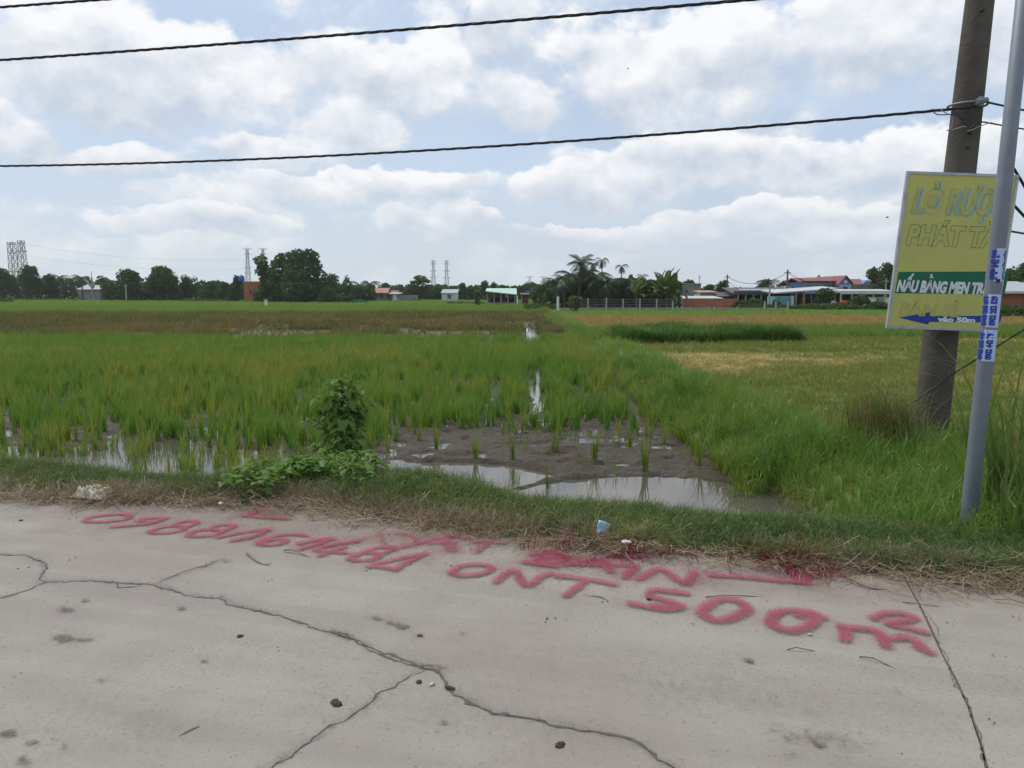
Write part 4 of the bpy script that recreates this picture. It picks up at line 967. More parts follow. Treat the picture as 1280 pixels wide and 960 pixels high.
# pile under a grey tarp, orange crate
r = far_root('tarp_heap', 1043, 92, None, 'heap under crumpled grey tarpaulin at the edge of the grass', 'heap')
r2 = np.random.default_rng(4); gx, gy = np.meshgrid(np.linspace(-1, 1, 12), np.linspace(-1, 1, 9)); hh = (1-gx**2)*(1-gy**2)*.95*(.7+.6*r2.random(gx.shape))
idx = (np.arange(8)[:, None]*12+np.arange(11)[None]).ravel(); link('tarp_cover', mesh_np('tarp_cover', np.stack([gx.ravel()*1.05, gy.ravel()*.6, hh.ravel()-.02], 1), np.stack([idx, idx+1, idx+13, idx+12], 1)), M['grey_wall'], r)
r, w = house('crate', 1054, 1060, 95, 'small orange crate beside the grassy bank under the canopy', 'crate'); wbox(r, 'body', -w/2, w/2, 0, .5, -.1, .95, 'orange'); wbox(r, 'rim', -w/2-.03, w/2+.03, -.03, .53, .95, 1.02, 'orange')
# right edge house behind the steel pole
r, w = house('brick_house', 1238, 1330, 62, 'brick house with pale roof edge glimpsed right of the steel pole', 'house'); zt = hz_(366, 62, r); z2 = hz_(357, 62, r)
wbox(r, 'wall', -w/2+.9, w/2, .3, 6, -.3, zt-.02, 'red_brick'); wbox(r, 'dark_doorway', -w/2, -w/2+.88, .5, .7, -.3, zt-.1, 'dark_in'); slab_roof(r, -w/2-.2, w/2, -.4, 6, zt, zt+.9, 'roof_grey', .1); wbox(r, 'fascia', -w/2-.22, w/2, -.46, -.402, zt-.06, zt+.12, 'pale_wall')
for x in (0, 1.6): wbox(r, 'pier', x-.12, x+.12, .22, .298, -.3, zt-.05, 'red_brick')
# far service poles with their lines
def spole(px, pytop, d_, label, r_=.13, m='wood'):
    r = far_root('service_pole', px, d_, None, label, 'utility pole', 'far utility poles'); h = hz_(pytop, d_, r)
    mb = MB(); mb.tube([(0, 0, -.3), (0, 0, h)], [r_, r_*.75], 8); mb.build('shaft', M[m], r)
    mb = MB(); mb.box((0, 0, h-.4), (.9, .1, .1)); mb.build('crossarm', M[m], r); return r, h
s1, h1 = spole(908.5, 343, 125, 'dark utility pole above the trees left of the dark sheds')
s2, h2 = spole(983.5, 337, 108, 'tall dark utility pole in front of the white barn roof', .16)
spole(962, 356, 100, 'short pale pole in front of the long dark shed', .14, 'post')
spole(157.5, 355, 170, 'pale slim pole standing at the left field edge', .16, 'post')
spole(1107, 348, 112, 'pale pole by the trees left of the signboard', .10, 'post')
top1 = Vector(s1.location)+Vector((0, 0, h1-.4)); top2 = Vector(s2.location)+Vector((0, 0, h2-.4))
cable(sagline(top1, top2, 1.3, 20), .035, 'upper sagging wire between the two dark far poles', name='service_wire', n=4, group='far service wires')
cable(sagline(top1-Vector((0, 0, .5)), top2-Vector((0, 0, .9)), 2.3, 20), .035, 'lower sagging wire between the two dark far poles', name='service_wire', n=4, group='far service wires')
cable(sagline(top2, D(1060, 360, 120), .8, 16), .035, 'wire from the tall dark pole to the blue gable house', name='service_wire', n=4, group='far service wires')
# two birds
for px_, py_, d_, lab in ((785, 86, 60, 'small dark bird flying high under the upper cable'), (1109, 272, 40, 'small dark bird flying left of the signboard')):
    b = empty('bird', D(px_, py_, d_)); tag(b, lab, 'bird', 'flying birds'); mb = MB(); mb.tube([(-.07, 0, 0), (-.03, 0, .005), (.03, 0, .01), (.07, 0, .0)], [.008, .025, .025, .006], 6); mb.build('body', M['bird'], b)
    for sg in (-1, 1): mb = MB(); mb.prism([(-.02, 0, .01), (.03, 0, .01), (.0, sg*.14, .06), (-.03, sg*.12, .055)], (0, 0, .006)); mb.build('wing', M['bird'], b)

# ------------------------------------------------------------------ trees and other plants
def leaf_cards(P, S, r, flat=.0):
    """one small two-triangle leaf clump per point, in any direction"""
    n = len(P); a = r.normal(size=(n, 3)); a[:, 2] *= .7; a /= np.linalg.norm(a, axis=1)[:, None]
    b = r.normal(size=(n, 3)); b -= (b*a).sum(1)[:, None]*a; b /= np.linalg.norm(b, axis=1)[:, None]
    c = np.cross(a, b); s = S[:, None]
    k = (.55 + .5*r.random(n))[:, None]
    V = np.stack([P - a*s, P - b*s*k*.6 + c*s*.15, P + a*s, P + b*s*k*.6 + c*s*.15], 1).reshape(-1, 3)
    Fq = np.arange(4*n).reshape(n, 4); return V, Fq
def lobe_points(lobes, n, r, fill=.35):
    vol = np.array([max(l[3]*l[4], l[3]*l[5])**1.0 for l in lobes]); pk = r.choice(len(lobes), n, p=vol/vol.sum())
    L = np.array(lobes)[pk]; dv = r.normal(size=(n, 3)); dv /= np.linalg.norm(dv, axis=1)[:, None]
    rr = np.where(r.random(n) < fill, r.random(n)**.5, .82+.26*r.random(n)); rr = rr*(1+.13*np.sin(dv[:, 0]*7+pk)*np.cos(dv[:, 2]*6+pk*2))
    return L[:, :3] + dv*L[:, 3:6]*rr[:, None]
tree_id = [0]
def tree(px, d_, pytop, wpx, leaf, label, lobes=None, dens=1.0, bole=.22, group='trees along the far edge of the fields', name='tree', card=None, cat='tree', bark='bark', seed=None):
    tree_id[0] += 1; r = np.random.default_rng(seed or 1000+tree_id[0])
    root = far_root(name, px, d_, None, label, cat, group); h = hz_(pytop, d_, root); w = wpx*pxm(d_)
    if lobes is None:
        k = 9; lobes = []
        for i in range(k):
            t = i/(k-1); z = h*(bole+.08 + (1-bole-.22)*t + .05*r.normal())
            rad_ = w*.5*(1-.55*abs(t-.40)**1.3)*.62
            ang = r.random()*6.28; off = w*.5*(.60-.42*t)*(.55+.6*r.random())
            lobes.append((math.cos(ang)*off, math.sin(ang)*off*.8, z, rad_*(.7+.4*r.random()), rad_*(.7+.4*r.random()), min(rad_*.8, h*.22)*(.75+.4*r.random())))
        lobes.append((0.05*w, 0, h*.86, w*.20, w*.2, h*.13))
    else: lobes = [(a*w, b*w, c*h, e*w, e*w, f*h) for a, b, c, e, f in lobes]
    cs = card or max(.20, min(.5, .030*w+.12)); area = sum(4*l[3]*l[5] + 2*l[3]*l[4] for l in lobes)
    n = int(min(5200, max(350, dens*area/(cs*cs)*2.3)))
    P = lobe_points(lobes, n, r); P = P[P[:, 2] > .1]
    V, Fq = leaf_cards(P, cs*(.6+.7*r.random(len(P))), r)
    link('crown', mesh_np('crown', V, Fq), M[leaf], root)
    mb = MB(); tb = .035*h; top = np.array([l[:3] for l in lobes]).mean(0)
    mb.tube([(0, 0, -.3), (.02*h, 0, h*bole*.6), (top[0]*.5, top[1]*.5, h*.55), (top[0], top[1], h*.8)], [tb, tb*.8, tb*.5, tb*.15], 7)
    for l in lobes[:7]:
        s0 = (top[0]*.3, top[1]*.3, h*(bole+.12)); mb.tube([s0, ((s0[0]+l[0])*.5, (s0[1]+l[1])*.5, (s0[2]+l[2])*.5+.03*h), tuple(l[:3])], [tb*.4, tb*.28, tb*.1], 5)
    mb.build('trunk', M[bark], root, smooth=True); return root
def palm(px, d_, pytop, frond, label, n=16, trunk=.16, droop=1.0, name='coconut_palm', group='palms in the grove', lean=0.0, bark='bark', up=.9, wid=.25, seg=9):
    tree_id[0] += 1; r = np.random.default_rng(2000+tree_id[0]); root = far_root(name, px, d_, None, label, 'palm tree', group)
    h = hz_(pytop, d_, root) - frond*.38
    mb = MB(); N = 7; path = [(lean*(i/N)**1.6, 0, -.3+(h+.3)*i/N) for i in range(N+1)]; mb.tube(path, [trunk*(1.25-.6*i/N) for i in range(N+1)], 8); mb.build('trunk', M[bark], root, smooth=True)
    meshes = []
    for q in range(4):
        lift = (.95, .55, .15, -.25)[q]; V, T = [], []
        ctr = []
        for i in range(seg+1):
            t = i/seg; ang = lift*up - droop*1.5*t; 
            if i == 0: c = np.array([0., 0., 0.])
            else: c = ctr[-1] + np.array([math.cos(ang), 0, math.sin(ang)])*frond/seg
            ctr.append(c)
        for i in range(seg):
            for sg in (-1, 1):
                for k in range(3):
                    t0 = (i+k/3)/seg; a = ctr[i]*(1-k/3)+ctr[i+1]*(k/3); a2 = ctr[i]*(1-(k+.8)/3)+ctr[i+1]*((k+.8)/3)
                    lw = frond*wid*math.sin(math.pi*min(1, t0*.92+.10))**.7*(.8+.4*r.random())
                    tip = a + (ctr[i+1]-ctr[i])*.9 + np.array([0, sg*lw, -lw*(.45+.5*r.random())])
                    b = len(V); V += [a, a2, tip]; T.append((b, b+1, b+2))
        meshes.append(mesh_np('frond', V, T))
    for me_ in meshes: me_.materials.append(M['palm'])
    for k in range(n):
        q = k % 4; o = link('frond', meshes[q], None, root); o.location = (lean, 0, h); s_ = .85+.3*r.random()
        o.rotation_euler = (r.normal()*.12, r.normal()*.12, 2.4*k+r.normal()*.25); o.scale = (s_, s_, s_)
    return root
def banana(px, d_, pytop, label, n=9, ll=1.8, name='banana_plant', group='banana plants by the fence', cat='banana plant'):
    tree_id[0] += 1; r = np.random.default_rng(3000+tree_id[0]); root = far_root(name, px, d_, None, label, cat, group); h = hz_(pytop, d_, root)*.70
    mb = MB(); mb.tube([(0, 0, -.2), (0, 0, h*.5), (.05, 0, h)], [.13, .11, .06], 8); mb.build('stem', M['banana_stem'], root, smooth=True)
    for k in range(n):
        lift = 1.45 - 1.5*(k/n)+r.normal()*.1; V = []; c = np.array([0., 0., 0.]); Fq = []
        for i in range(8):
            t = i/7; ww = ll*.17*math.sin(math.pi*min(1, .08+t*.9))**.6
            V += [c+np.array([0, -ww, .05*ww]), c+np.array([0, 0, -.15*ww]), c+np.array([0, ww, .05*ww])]
            ang = lift - 1.25*t*t*(1.5-lift*.6); c = c + np.array([math.cos(ang), 0, math.sin(ang)])*ll/7
        for i in range(7):
            for s in (0, 1): Fq.append((3*i+s, 3*i+s+1, 3*i+s+4, 3*i+s+3))
        o = link('leaf', mesh_np('leaf', V, Fq, True), M['banana'], root); o.location = (0, 0, h*(.62+.38*(1-k/n))); o.rotation_euler = (0, 0, 2.4*k+r.normal()*.3)
    return root
TG = 'trees along the far edge of the fields'
tree(4, 215, 336, 34, 'leaf_dark', 'dark round tree at the far left end of the tree line')
tree(38, 208, 332, 36, 'leaf_dark', 'tall dark tree right below the twin lattice towers')
tree(62, 214, 343, 30, 'leaf_dark', 'low dark tree right of the lattice towers')
for px_, d_, t_, lb in ((76, 204, 341, 'spiky dark palm among the left trees, first from the left'), (90, 208, 345, 'low spiky palm second from the left in the tree line'), (103, 203, 342, 'dark palm just left of the leafless tree')):
    palm(px_, d_, t_, 2.8, lb, n=14, trunk=.2, group='palms in the left tree line')
# leafless tree
r = far_root('bare_tree', 115.5, 196, None, 'leafless pale tree forking beside the grey shed roof', 'tree', TG); h = hz_(338, 196, r); mb = MB()
mb.tube([(0, 0, -.3), (0, 0, h*.4), (.1, 0, h*.98)], [.26, .22, .06], 6)
for a, b in ((-2.0, .72), (-1.7, .74), (1.4, .72), (.8, .55), (-.7, .6)): mb.tube([(0, 0, h*.42), (a*.55, 0, h*(b-.1)), (a, .1, h*b)], [.2, .16, .05], 5)
mb.build('trunk', M['pale_bark'], r)
tree(130, 212, 347, 30, 'leaf_mid', 'pale green low tree right of the grey shed')
tree(160, 186, 337, 44, 'leaf_mid', 'rounded broad tree behind the pale slim pole', dens=1.2)
tree(200, 183, 332.5, 54, 'leaf_mid', 'largest and tallest round tree left of the brick building', dens=1.3)
tree(233, 186, 346, 24, 'leaf_dark', 'small dark tree right of the largest round tree')
tree(244, 188, 344, 16, 'leaf_pale', 'thin pale half bare tree beside the small dark tree', dens=.3)
tree(264, 178, 352, 30, 'leaf_mid', 'low green tree two places left of the brick building')
tree(281, 176, 353, 24, 'leaf_mid', 'bushy low tree with a pale patch left of the brick building')
tree(297, 168, 343.5, 24, 'leaf_dark', 'dark tree touching the left side of the brick building', bole=.05)
tree(333, 158, 317, 26, 'leaf_mid', 'slim leaning tree on the left of the big clump by the brick building', lobes=[(-.22, 0, .86, .30, .12), (-.10, 0, .74, .28, .10), (-.28, 0, .64, .22, .08), (.05, 0, .60, .32, .10), (.15, 0, .45, .42, .14), (0, 0, .28, .42, .14), (.2, .2, .16, .4, .12)], dens=1.3, card=.34)
tree(354, 156, 317, 36, 'leaf_mid', 'middle tree of the big clump by the brick building', lobes=[(0, 0, .90, .24, .10), (-.15, 0, .80, .24, .09), (.18, 0, .78, .26, .10), (-.1, 0, .62, .36, .12), (.2, .1, .5, .36, .14), (-.2, 0, .40, .36, .13), (.1, 0, .25, .44, .16), (-.15, .2, .16, .42, .12)], dens=1.3, card=.36)
tree(380, 152, 311.5, 54, 'leaf_dark', 'biggest and densest tree of the far field edge, right of the clump', lobes=[(-.16, 0, .89, .22, .10), (.14, 0, .88, .22, .11), (.0, 0, .80, .30, .12), (.24, 0, .70, .20, .12), (-.22, 0, .68, .24, .14), (.34, 0, .52, .18, .14), (.05, -.2, .55, .36, .18), (-.25, 0, .42, .26, .18), (.3, 0, .30, .26, .18), (0, -.2, .28, .42, .2), (-.1, .2, .16, .45, .14)], dens=1.25, card=.38)
tree(415, 160, 342, 36, 'leaf_pale', 'thin pale green tree right of the biggest tree', dens=.55)
tree(434, 170, 344, 28, 'leaf_mid', 'pointed green tree right of the thin pale tree', lobes=[(0, 0, .88, .10, .12), (0, 0, .7, .2, .14), (-.15, 0, .5, .26, .14), (.15, 0, .45, .26, .14), (0, 0, .25, .42, .18)])
tree(412, 146, 362, 30, 'leaf_dark', 'low dark bush in front of the thin pale tree', bole=.02, name='bush', cat='bush', group='bushes at the far field edge')
tree(436, 148, 369, 26, 'leaf_mid', 'low green bush left of the teal tarpaulin', bole=.02, name='bush', cat='bush', group='bushes at the far field edge')
palm(450, 172, 350, 2.6, 'palm left of the orange roofed house', n=13, trunk=.2, group='palms in the middle tree line')
palm(462, 182, 348.5, 2.8, 'tall palm right behind the orange roofed house', n=13, trunk=.2, group='palms in the middle tree line')
tree(481, 196, 354, 22, 'leaf_mid', 'small round tree behind the orange roofed house')
palm(494.5, 200, 354, 2.0, 'small dark palm above the right end of the orange roof', n=11, trunk=.2, group='palms in the middle tree line')
tree(508, 200, 360, 22, 'leaf_dark', 'low dark tree between the small palm and the tall dark tree')
tree(523, 188, 344, 32, 'leaf_dark', 'tall dark open crowned tree left of the far pylon pair', lobes=[(.05, 0, .90, .24, .09), (.25, 0, .78, .22, .08), (-.05, 0, .72, .28, .09), (-.30, 0, .58, .20, .10), (.3, 0, .56, .22, .10), (-.05, 0, .45, .4, .14), (.25, 0, .3, .34, .15), (-.25, 0, .25, .34, .15)])
tree(545, 206, 358, 20, 'leaf_dark', 'small dark tree under the left pylon of the far pair')
tree(564, 210, 357, 18, 'leaf_dark', 'small dark tree right of the far pylon pair')
tree(578, 200, 353, 16, 'leaf_mid', 'upright green tree left of the brown clipped bush')
tree(606, 196, 350.5, 18, 'leaf_mid', 'upright green tree behind the left end of the pavilion')
tree(617, 194, 352, 12, 'leaf_mid', 'narrow green tree behind the pavilion roof')
tree(628, 200, 356.5, 16, 'leaf_dark', 'low round tree top showing over the pavilion roof')
tree(645, 200, 358, 14, 'leaf_dark', 'smallest tree top over the right half of the pavilion roof')
tree(596.5, 118, 363, 8, 'leaf_olive', 'dried brown bush clipped to a column left of the pavilion', bole=.02, name='bush', cat='bush', group='bushes at the far field edge', lobes=[(0, 0, .85, .42, .14), (0, 0, .6, .40, .2), (0, 0, .35, .38, .2), (0, 0, .15, .36, .15)])
r, w = house('shed', 552, 571, 186, 'pale roofed shed between the far pylon pair and the brown bush', 'shed'); zt = hz_(362, 186, r); wbox(r, 'wall', -w/2, w/2, .3, 5, -.2, zt-.9, 'pale_wall'); slab_roof(r, -w/2-.2, w/2+.2, 0, 5.4, zt-.9, zt, 'roof_grey'); window(r, 0, .3, .8, 1, 1)
# the palm grove right of the middle
PG = 'palms in the grove'
tree(668, 112, 357, 20, 'leaf_mid', 'low tree between the shelter and the palm grove', group='trees of the grove behind the fence')
palm(697, 88, 343, 2.3, 'coconut palm at the left end of the grove over the white post', n=17, trunk=.13, bark='pale_bark')
palm(683, 92, 353, 2.3, 'short coconut palm at the far left of the grove', n=15)
tree(690, 96, 356, 30, 'leaf_dark', 'dense dark tree at the left end of the palm grove', bole=.04, group='trees of the grove behind the fence')
tree(728, 96, 340, 40, 'leaf_dark', 'tall dark tree filling the heart of the palm grove', bole=.05, group='trees of the grove behind the fence')
tree(712, 97, 345, 36, 'leaf_mid', 'leafy tree between the two left coconut palms', bole=.06, group='trees of the grove behind the fence')
palm(724, 92, 322, 2.0, 'tallest bushy coconut palm of the grove', n=26, trunk=.2, up=1.45, lean=.2)
palm(733, 97, 333, 2.2, 'coconut palm close right of the tallest one', n=18)
palm(715, 94, 335, 2.3, 'coconut palm close left of the tallest one', n=16)
for px_, d_, t_, lb, g_ in ((740.5, 96, 325.5, 'slender areca palm, left of the pair above the grove', 1.15), (752, 94, 320.5, 'highest slender areca palm, right of the pair above the grove', 1.2), (776.5, 95, 328, 'slender areca palm standing alone above the middle of the grove', 1.15), (802, 98, 341, 'low areca palm between the banana plants and the white chimney', 1.05)):
    palm(px_, d_, t_, g_, lb, n=12, trunk=.075, droop=1.5, name='areca_palm', up=1.2, wid=.26, seg=6, group='slender areca palms')
palm(706, 91, 340, 2.2, 'coconut palm standing second from the white post', n=18)
palm(744, 91, 336, 2.2, 'coconut palm just under the left areca palm', n=18)
palm(768, 91, 342, 2.3, 'coconut palm left of the lone areca palm', n=17)
palm(757, 90, 343, 2.4, 'coconut palm in the middle of the grove below the areca pair', n=18)
tree(744, 92, 352, 34, 'leaf_mid', 'green tree in the middle of the grove', bole=.05, group='trees of the grove behind the fence')
tree(772, 93, 351, 36, 'leaf_dark', 'dark tree below the lone areca palm', bole=.05, group='trees of the grove behind the fence')
palm(787, 90, 344, 2.2, 'small coconut palm right of the lone areca palm', n=15)
tree(806, 90, 349, 44, 'leaf_dark', 'wide very dark tree at the right end of the grove', bole=.03, dens=1.3, group='trees of the grove behind the fence')
tree(826, 92, 347, 30, 'leaf_dark', 'dark tree just left of the banana plants', bole=.04, group='trees of the grove behind the fence')
for px_, d_, t_, lb in ((833, 86.5, 344, 'tallest banana plant at the right end of the grove'), (841, 87, 347, 'banana plant right of the tallest one'), (826, 87.5, 350, 'banana plant left of the tallest one')):
    banana(px_, d_, t_, lb, ll=2.3, n=11)
banana(796, 88, 352, 'banana plant in the dark middle of the grove', ll=2.0)
ch_ = far_root('chimney', 797.5, 100, None, 'white square chimney stack showing between the palms', 'chimney'); zt = hz_(348.5, 100, ch_); wbox(ch_, 'stack', -.35, .35, 0, .7, -.2, zt, 'white'); wbox(ch_, 'cap', -.42, .42, -.07, .77, zt+.002, zt+.1, 'cap')
r, w = house('house', 764, 790, 104, 'pale house mostly hidden behind the grove trees', 'house'); zt = hz_(363, 104, r); wbox(r, 'wall', -w/2, w/2, 0, 5, -.2, zt-.3, 'pale_wall'); slab_roof(r, -w/2-.2, w/2+.2, -.3, 5.2, zt-.3, zt, 'roof_white'); window(r, 0, 0, .8, 1, 1)
tree(718.5, 78, 369.5, 17, 'leaf_olive', 'olive green leafy shrub in front of the left end of the fence', bole=.02, name='shrub', cat='shrub', group='shrubs by the fence', card=.16, lobes=[(-.1, 0, .82, .34, .16), (.15, 0, .75, .34, .18), (-.15, 0, .5, .40, .2), (.15, 0, .45, .42, .2), (0, 0, .25, .34, .16)])
RG = 'trees among the right hand houses'
tree(861, 140, 350, 26, 'leaf_mid', 'tree top behind the grey box building', group=RG)
tree(902, 128, 351, 24, 'leaf_mid', 'rounded tree right of the grey box building', group=RG)
tree(886, 126, 356, 26, 'leaf_mid', 'lower light green tree next to the grey box building', group=RG)
tree(917, 122, 359, 20, 'leaf_mid', 'low green tree behind the dark sheds', group=RG)
tree(957, 134, 349, 28, 'leaf_dark', 'dark round tree behind the long dark shed', group=RG)
palm(961, 128, 346.5, 2.4, 'palm standing over the long dark shed', n=13, group='palms among the right hand houses')
tree(1022, 150, 343.5, 16, 'leaf_mid', 'tree top behind the red roofs', group=RG)
tree(1092, 120, 335, 32, 'leaf_mid', 'tall tree left behind the signboard edge', group=RG)
tree(1110, 116, 331, 34, 'leaf_dark', 'tallest tree at the left edge of the signboard', group=RG)
tree(1150, 112, 334, 50, 'leaf_mid', 'tree hidden behind the signboard', group=RG)
tree(1262, 82, 333, 36, 'leaf_mid', 'bushy green tree right of the steel pole', group=RG)
tree(1285, 78, 326, 40, 'leaf_mid', 'green tree cut by the right edge of the picture', group=RG)
tree(1032, 93, 360, 24, 'leaf_mid', 'papaya like leafy tree in front of the open barn', bole=.2, group=RG, lobes=[(0, 0, .88, .3, .1), (-.25, 0, .74, .3, .12), (.25, 0, .72, .3, .12), (0, 0, .6, .4, .14), (-.2, 0, .45, .3, .14), (.2, 0, .4, .3, .14)], card=.3)
for px_, d_, t_, w_, lb in ((1076, 86, 370, 34, 'tall green bush in front of the canopy'), (1100, 84, 377, 30, 'low green bush beside the signboard edge'), (1052, 86, 379, 26, 'low bright green bush right of the tarpaulin heap'), (927, 88, 376, 26, 'overgrown bush right of the brick wall'), (944, 92, 374, 30, 'weedy bush under the long dark shed'), (971, 88, 377, 18, 'weedy bush in front of the teal container')):
    tree(px_, d_, t_, w_, 'leaf_mid', lb, bole=.02, name='bush', cat='bush', group='bushes by the right hand sheds', card=.22)
# dark mass of undergrowth along the field ends
def hedge_mass(name, segs, leaf, label, n, card, cat='undergrowth', seed=5):
    r = np.random.default_rng(seed); P = []
    tot = sum(abs(s[1]-s[0]) for s in segs)
    for px0, px1, d_, pt_, thick in segs:
        k = int(n*abs(px1-px0)/tot); px_ = px0+(px1-px0)*r.random(k)
        dd = d_ + thick*r.random(k); x = (px_-640)/F_PX*dd
        topz = D(640, pt_, d_).z; ht = (topz-LOWZ)*(.72+.5*fbm(px_*.11+d_, px_*0+3, 1.0, 3))
        z = H(x, dd) + ht*r.random(k)**.8
        P.append(np.stack([x, dd, z], 1))
    P = np.concatenate(P); V, Fq = leaf_cards(P, card*(.6+.8*r.random(len(P))), r)
    return tag(link(name, mesh_np(name, V, Fq), M[leaf]), label, cat, kind='stuff')
hedge_mass('undergrowth', [(-60, 120, 216, 345, 9), (110, 150, 214, 353, 8), (130, 320, 190, 353, 8), (320, 410, 163, 362, 6), (400, 470, 176, 355, 8), (490, 560, 212, 357, 8), (540, 680, 206, 357, 8)], 'leaf_dark', 'dark mass of undergrowth along the left and middle field end', 21000, .55)
hedge_mass('undergrowth', [(672, 850, 95, 352, 4), (860, 1000, 131, 362, 5)], 'leaf_dark', 'dark mass of garden undergrowth behind the fence', 11000, .3, seed=6)
hedge_mass('weeds', [(0, 20, 150, 372.5, 3), (20, 110, 205, 373, 4), (230, 300, 168, 373, 3), (400, 460, 146, 376.5, 2), (560, 606, 130, 377.5, 2), (655, 700, 84, 382, 3), (920, 1010, 86, 383.5, 2), (1000, 1120, 84, 382, 3), (1230, 1300, 58, 385, 3)], 'leaf_mid', 'light green weeds along the far edges of the fields', 6000, .25, seed=8)

# ------------------------------------------------------------------ grass, rice and straw (far too many to count)
def tuft(nb, h, spread, w, bend, seed, segs=3, flat=False, hvar=.35):
    r = np.random.default_rng(seed); V, Fq, T = [], [], []
    for _ in range(nb):
        a = r.random()*6.283; d0 = spread*r.random()**.7; a2 = a + r.normal()*.9
        p = np.array([math.cos(a)*d0, math.sin(a)*d0, 0 if not flat else .004+.03*r.random()]); hh = h*(1-hvar+2*hvar*r.random()); b_ = bend*(.4+1.1*r.random())
        ww = w*(.7+.6*r.random()); rr = np.array([-math.sin(a2+.8*r.normal()), math.cos(a2), 0.]); rr /= np.linalg.norm(rr)
        b0 = len(V); ang = math.pi/2 - .12*r.random() - (0 if not flat else 1.45+.1*r.normal())
        for i in range(segs+1):
            t = i/segs; wid = ww*(1-.92*t**1.5) if not flat else ww
            V += [p-rr*wid/2, p+rr*wid/2]; T += [t, t]
            p = p + np.array([math.cos(a2)*math.cos(ang), math.sin(a2)*math.cos(ang), math.sin(ang)])*hh/segs
            ang -= b_/segs*(1+.6*i) if not flat else .1*r.normal()
            if flat: a2 += .18*r.normal(); p[2] = max(.003, p[2])
        Fq += [(b0+2*i, b0+2*i+1, b0+2*i+3, b0+2*i+2) for i in range(segs)]
    me = mesh_np('blades', V, Fq); set_attr(me, 't', T); return me
def protos(name, mat_, meshes):
    c = bpy.data.collections.new(name)
    for me_ in meshes:
        me_.materials.append(M[mat_]); c.objects.link(bpy.data.objects.new('blades', me_))
    return c
def scatter(name, x, y, coll, nv, scale, tint, label, cat, z=None, sz=None, tilt=.10, seed=1):
    r = np.random.default_rng(seed); n = len(x)
    z = H(x, y) if z is None else z
    me_ = bpy.data.meshes.new(name); me_.vertices.add(n); me_.vertices.foreach_set('co', np.stack([x, y, z], 1).astype(np.float32).ravel())
    set_attr(me_, 'rot', np.stack([r.normal(size=n)*tilt, r.normal(size=n)*tilt, r.random(n)*6.283], 1), 'FLOAT_VECTOR')
    s = np.broadcast_to(scale, (n,)); zs = s if sz is None else np.broadcast_to(sz, (n,))
    set_attr(me_, 'scl', np.stack([s, s, zs], 1), 'FLOAT_VECTOR'); set_attr(me_, 'vi', r.integers(0, nv, n), 'INT'); set_attr(me_, 'tint', np.clip(np.broadcast_to(tint, (n,)), 0, 1))
    ob = link(name, me_); tag(ob, label, cat, kind='stuff')
    ng = bpy.data.node_groups.new(name, 'GeometryNodeTree'); ng.interface.new_socket('Geometry', in_out='INPUT', socket_type='NodeSocketGeometry'); ng.interface.new_socket('Geometry', in_out='OUTPUT', socket_type='NodeSocketGeometry')
    N = ng.nodes; Lk = ng.links; gi, go = N.new('NodeGroupInput'), N.new('NodeGroupOutput'); ip = N.new('GeometryNodeInstanceOnPoints'); ci = N.new('GeometryNodeCollectionInfo')
    ci.inputs['Collection'].default_value = coll; ci.inputs['Separate Children'].default_value = True; ci.inputs['Reset Children'].default_value = True
    def na(nm, t): q = N.new('GeometryNodeInputNamedAttribute'); q.data_type = t; q.inputs['Name'].default_value = nm; return q.outputs['Attribute']
    Lk.new(gi.outputs[0], ip.inputs['Points']); Lk.new(ci.outputs[0], ip.inputs['Instance']); ip.inputs['Pick Instance'].default_value = True
    Lk.new(na('vi', 'INT'), ip.inputs['Instance Index']); Lk.new(na('rot', 'FLOAT_VECTOR'), ip.inputs['Rotation']); Lk.new(na('scl', 'FLOAT_VECTOR'), ip.inputs['Scale'])
    Lk.new(ip.outputs[0], go.inputs[0]); md = ob.modifiers.new('scatter', 'NODES'); md.node_group = ng
    return ob
def sample(y0, y1, per_m2, seed, margin=1.6, xmin=-1e9, xmax=1e9):
    """points in the part of the ground the view can take in, even over the area"""
    r = np.random.default_rng(seed); out = []
    bands = np.linspace(y0, y1, max(2, int((y1-y0)/1.5)+1))
    for a, b in zip(bands[:-1], bands[1:]):
        xm = .69*b + margin; lo, hi = max(-xm, xmin), min(xm, xmax)
        if hi <= lo: continue
        k = int((hi-lo)*(b-a)*(per_m2(.5*(a+b)) if callable(per_m2) else per_m2)); out.append(np.stack([lo+(hi-lo)*r.random(k), a+(b-a)*r.random(k)], 1))
    P = np.concatenate(out); return P[:, 0], P[:, 1], r
# rice in the near paddy
rice = protos('rice', 'rice', [tuft(10+i % 3*2, .32, .034, .0115, .48, 20+i) for i in range(6)])
x, y, r = sample(6.6, 33.2, lambda q: 85 if q < 15 else (64 if q < 22 else 50), 11, xmax=3.4)
u, v = uv_of(x, y); z = H(x, y)
xb = x_bound(y)
front = np.where(x < -2.2, 7.9 + .25*(x+2.2)*-.1, 10.4 - .55*sstep(-1.2, -2.2, x)*2 + .5*sstep(1.5, 2.2, x)*-1)
front = 7.25 + 3.2*sstep(-2.3, -1.0, x) - .9*sstep(1.3, 2.4, x) + 1.0*(fbm(x, y, .8, 2)-.5)
dns = .07 + .30*sstep(-2.0, -3.0, x) + .90*sstep(0, 1.7 + 1.6*sstep(-2, -4, x), y-front); dns *= sstep(-.10, .3, y-front)
clump = fbm(x, y, 2.6, 3); gap = .12+.88*sstep(.45, .60, clump + .15*sstep(12, 24, y))
rows = .80 + .20*np.sin(x*9.0+1.5*fbm(x, y, .6, 2))
keep = (r.random(len(x)) < dns*gap*rows) & (x < xb-.12) & (y < 32.6+.8*(fbm(x, y, .5, 2)-.5)) & (z > WATER_Z-.10) & (v > 7.0)
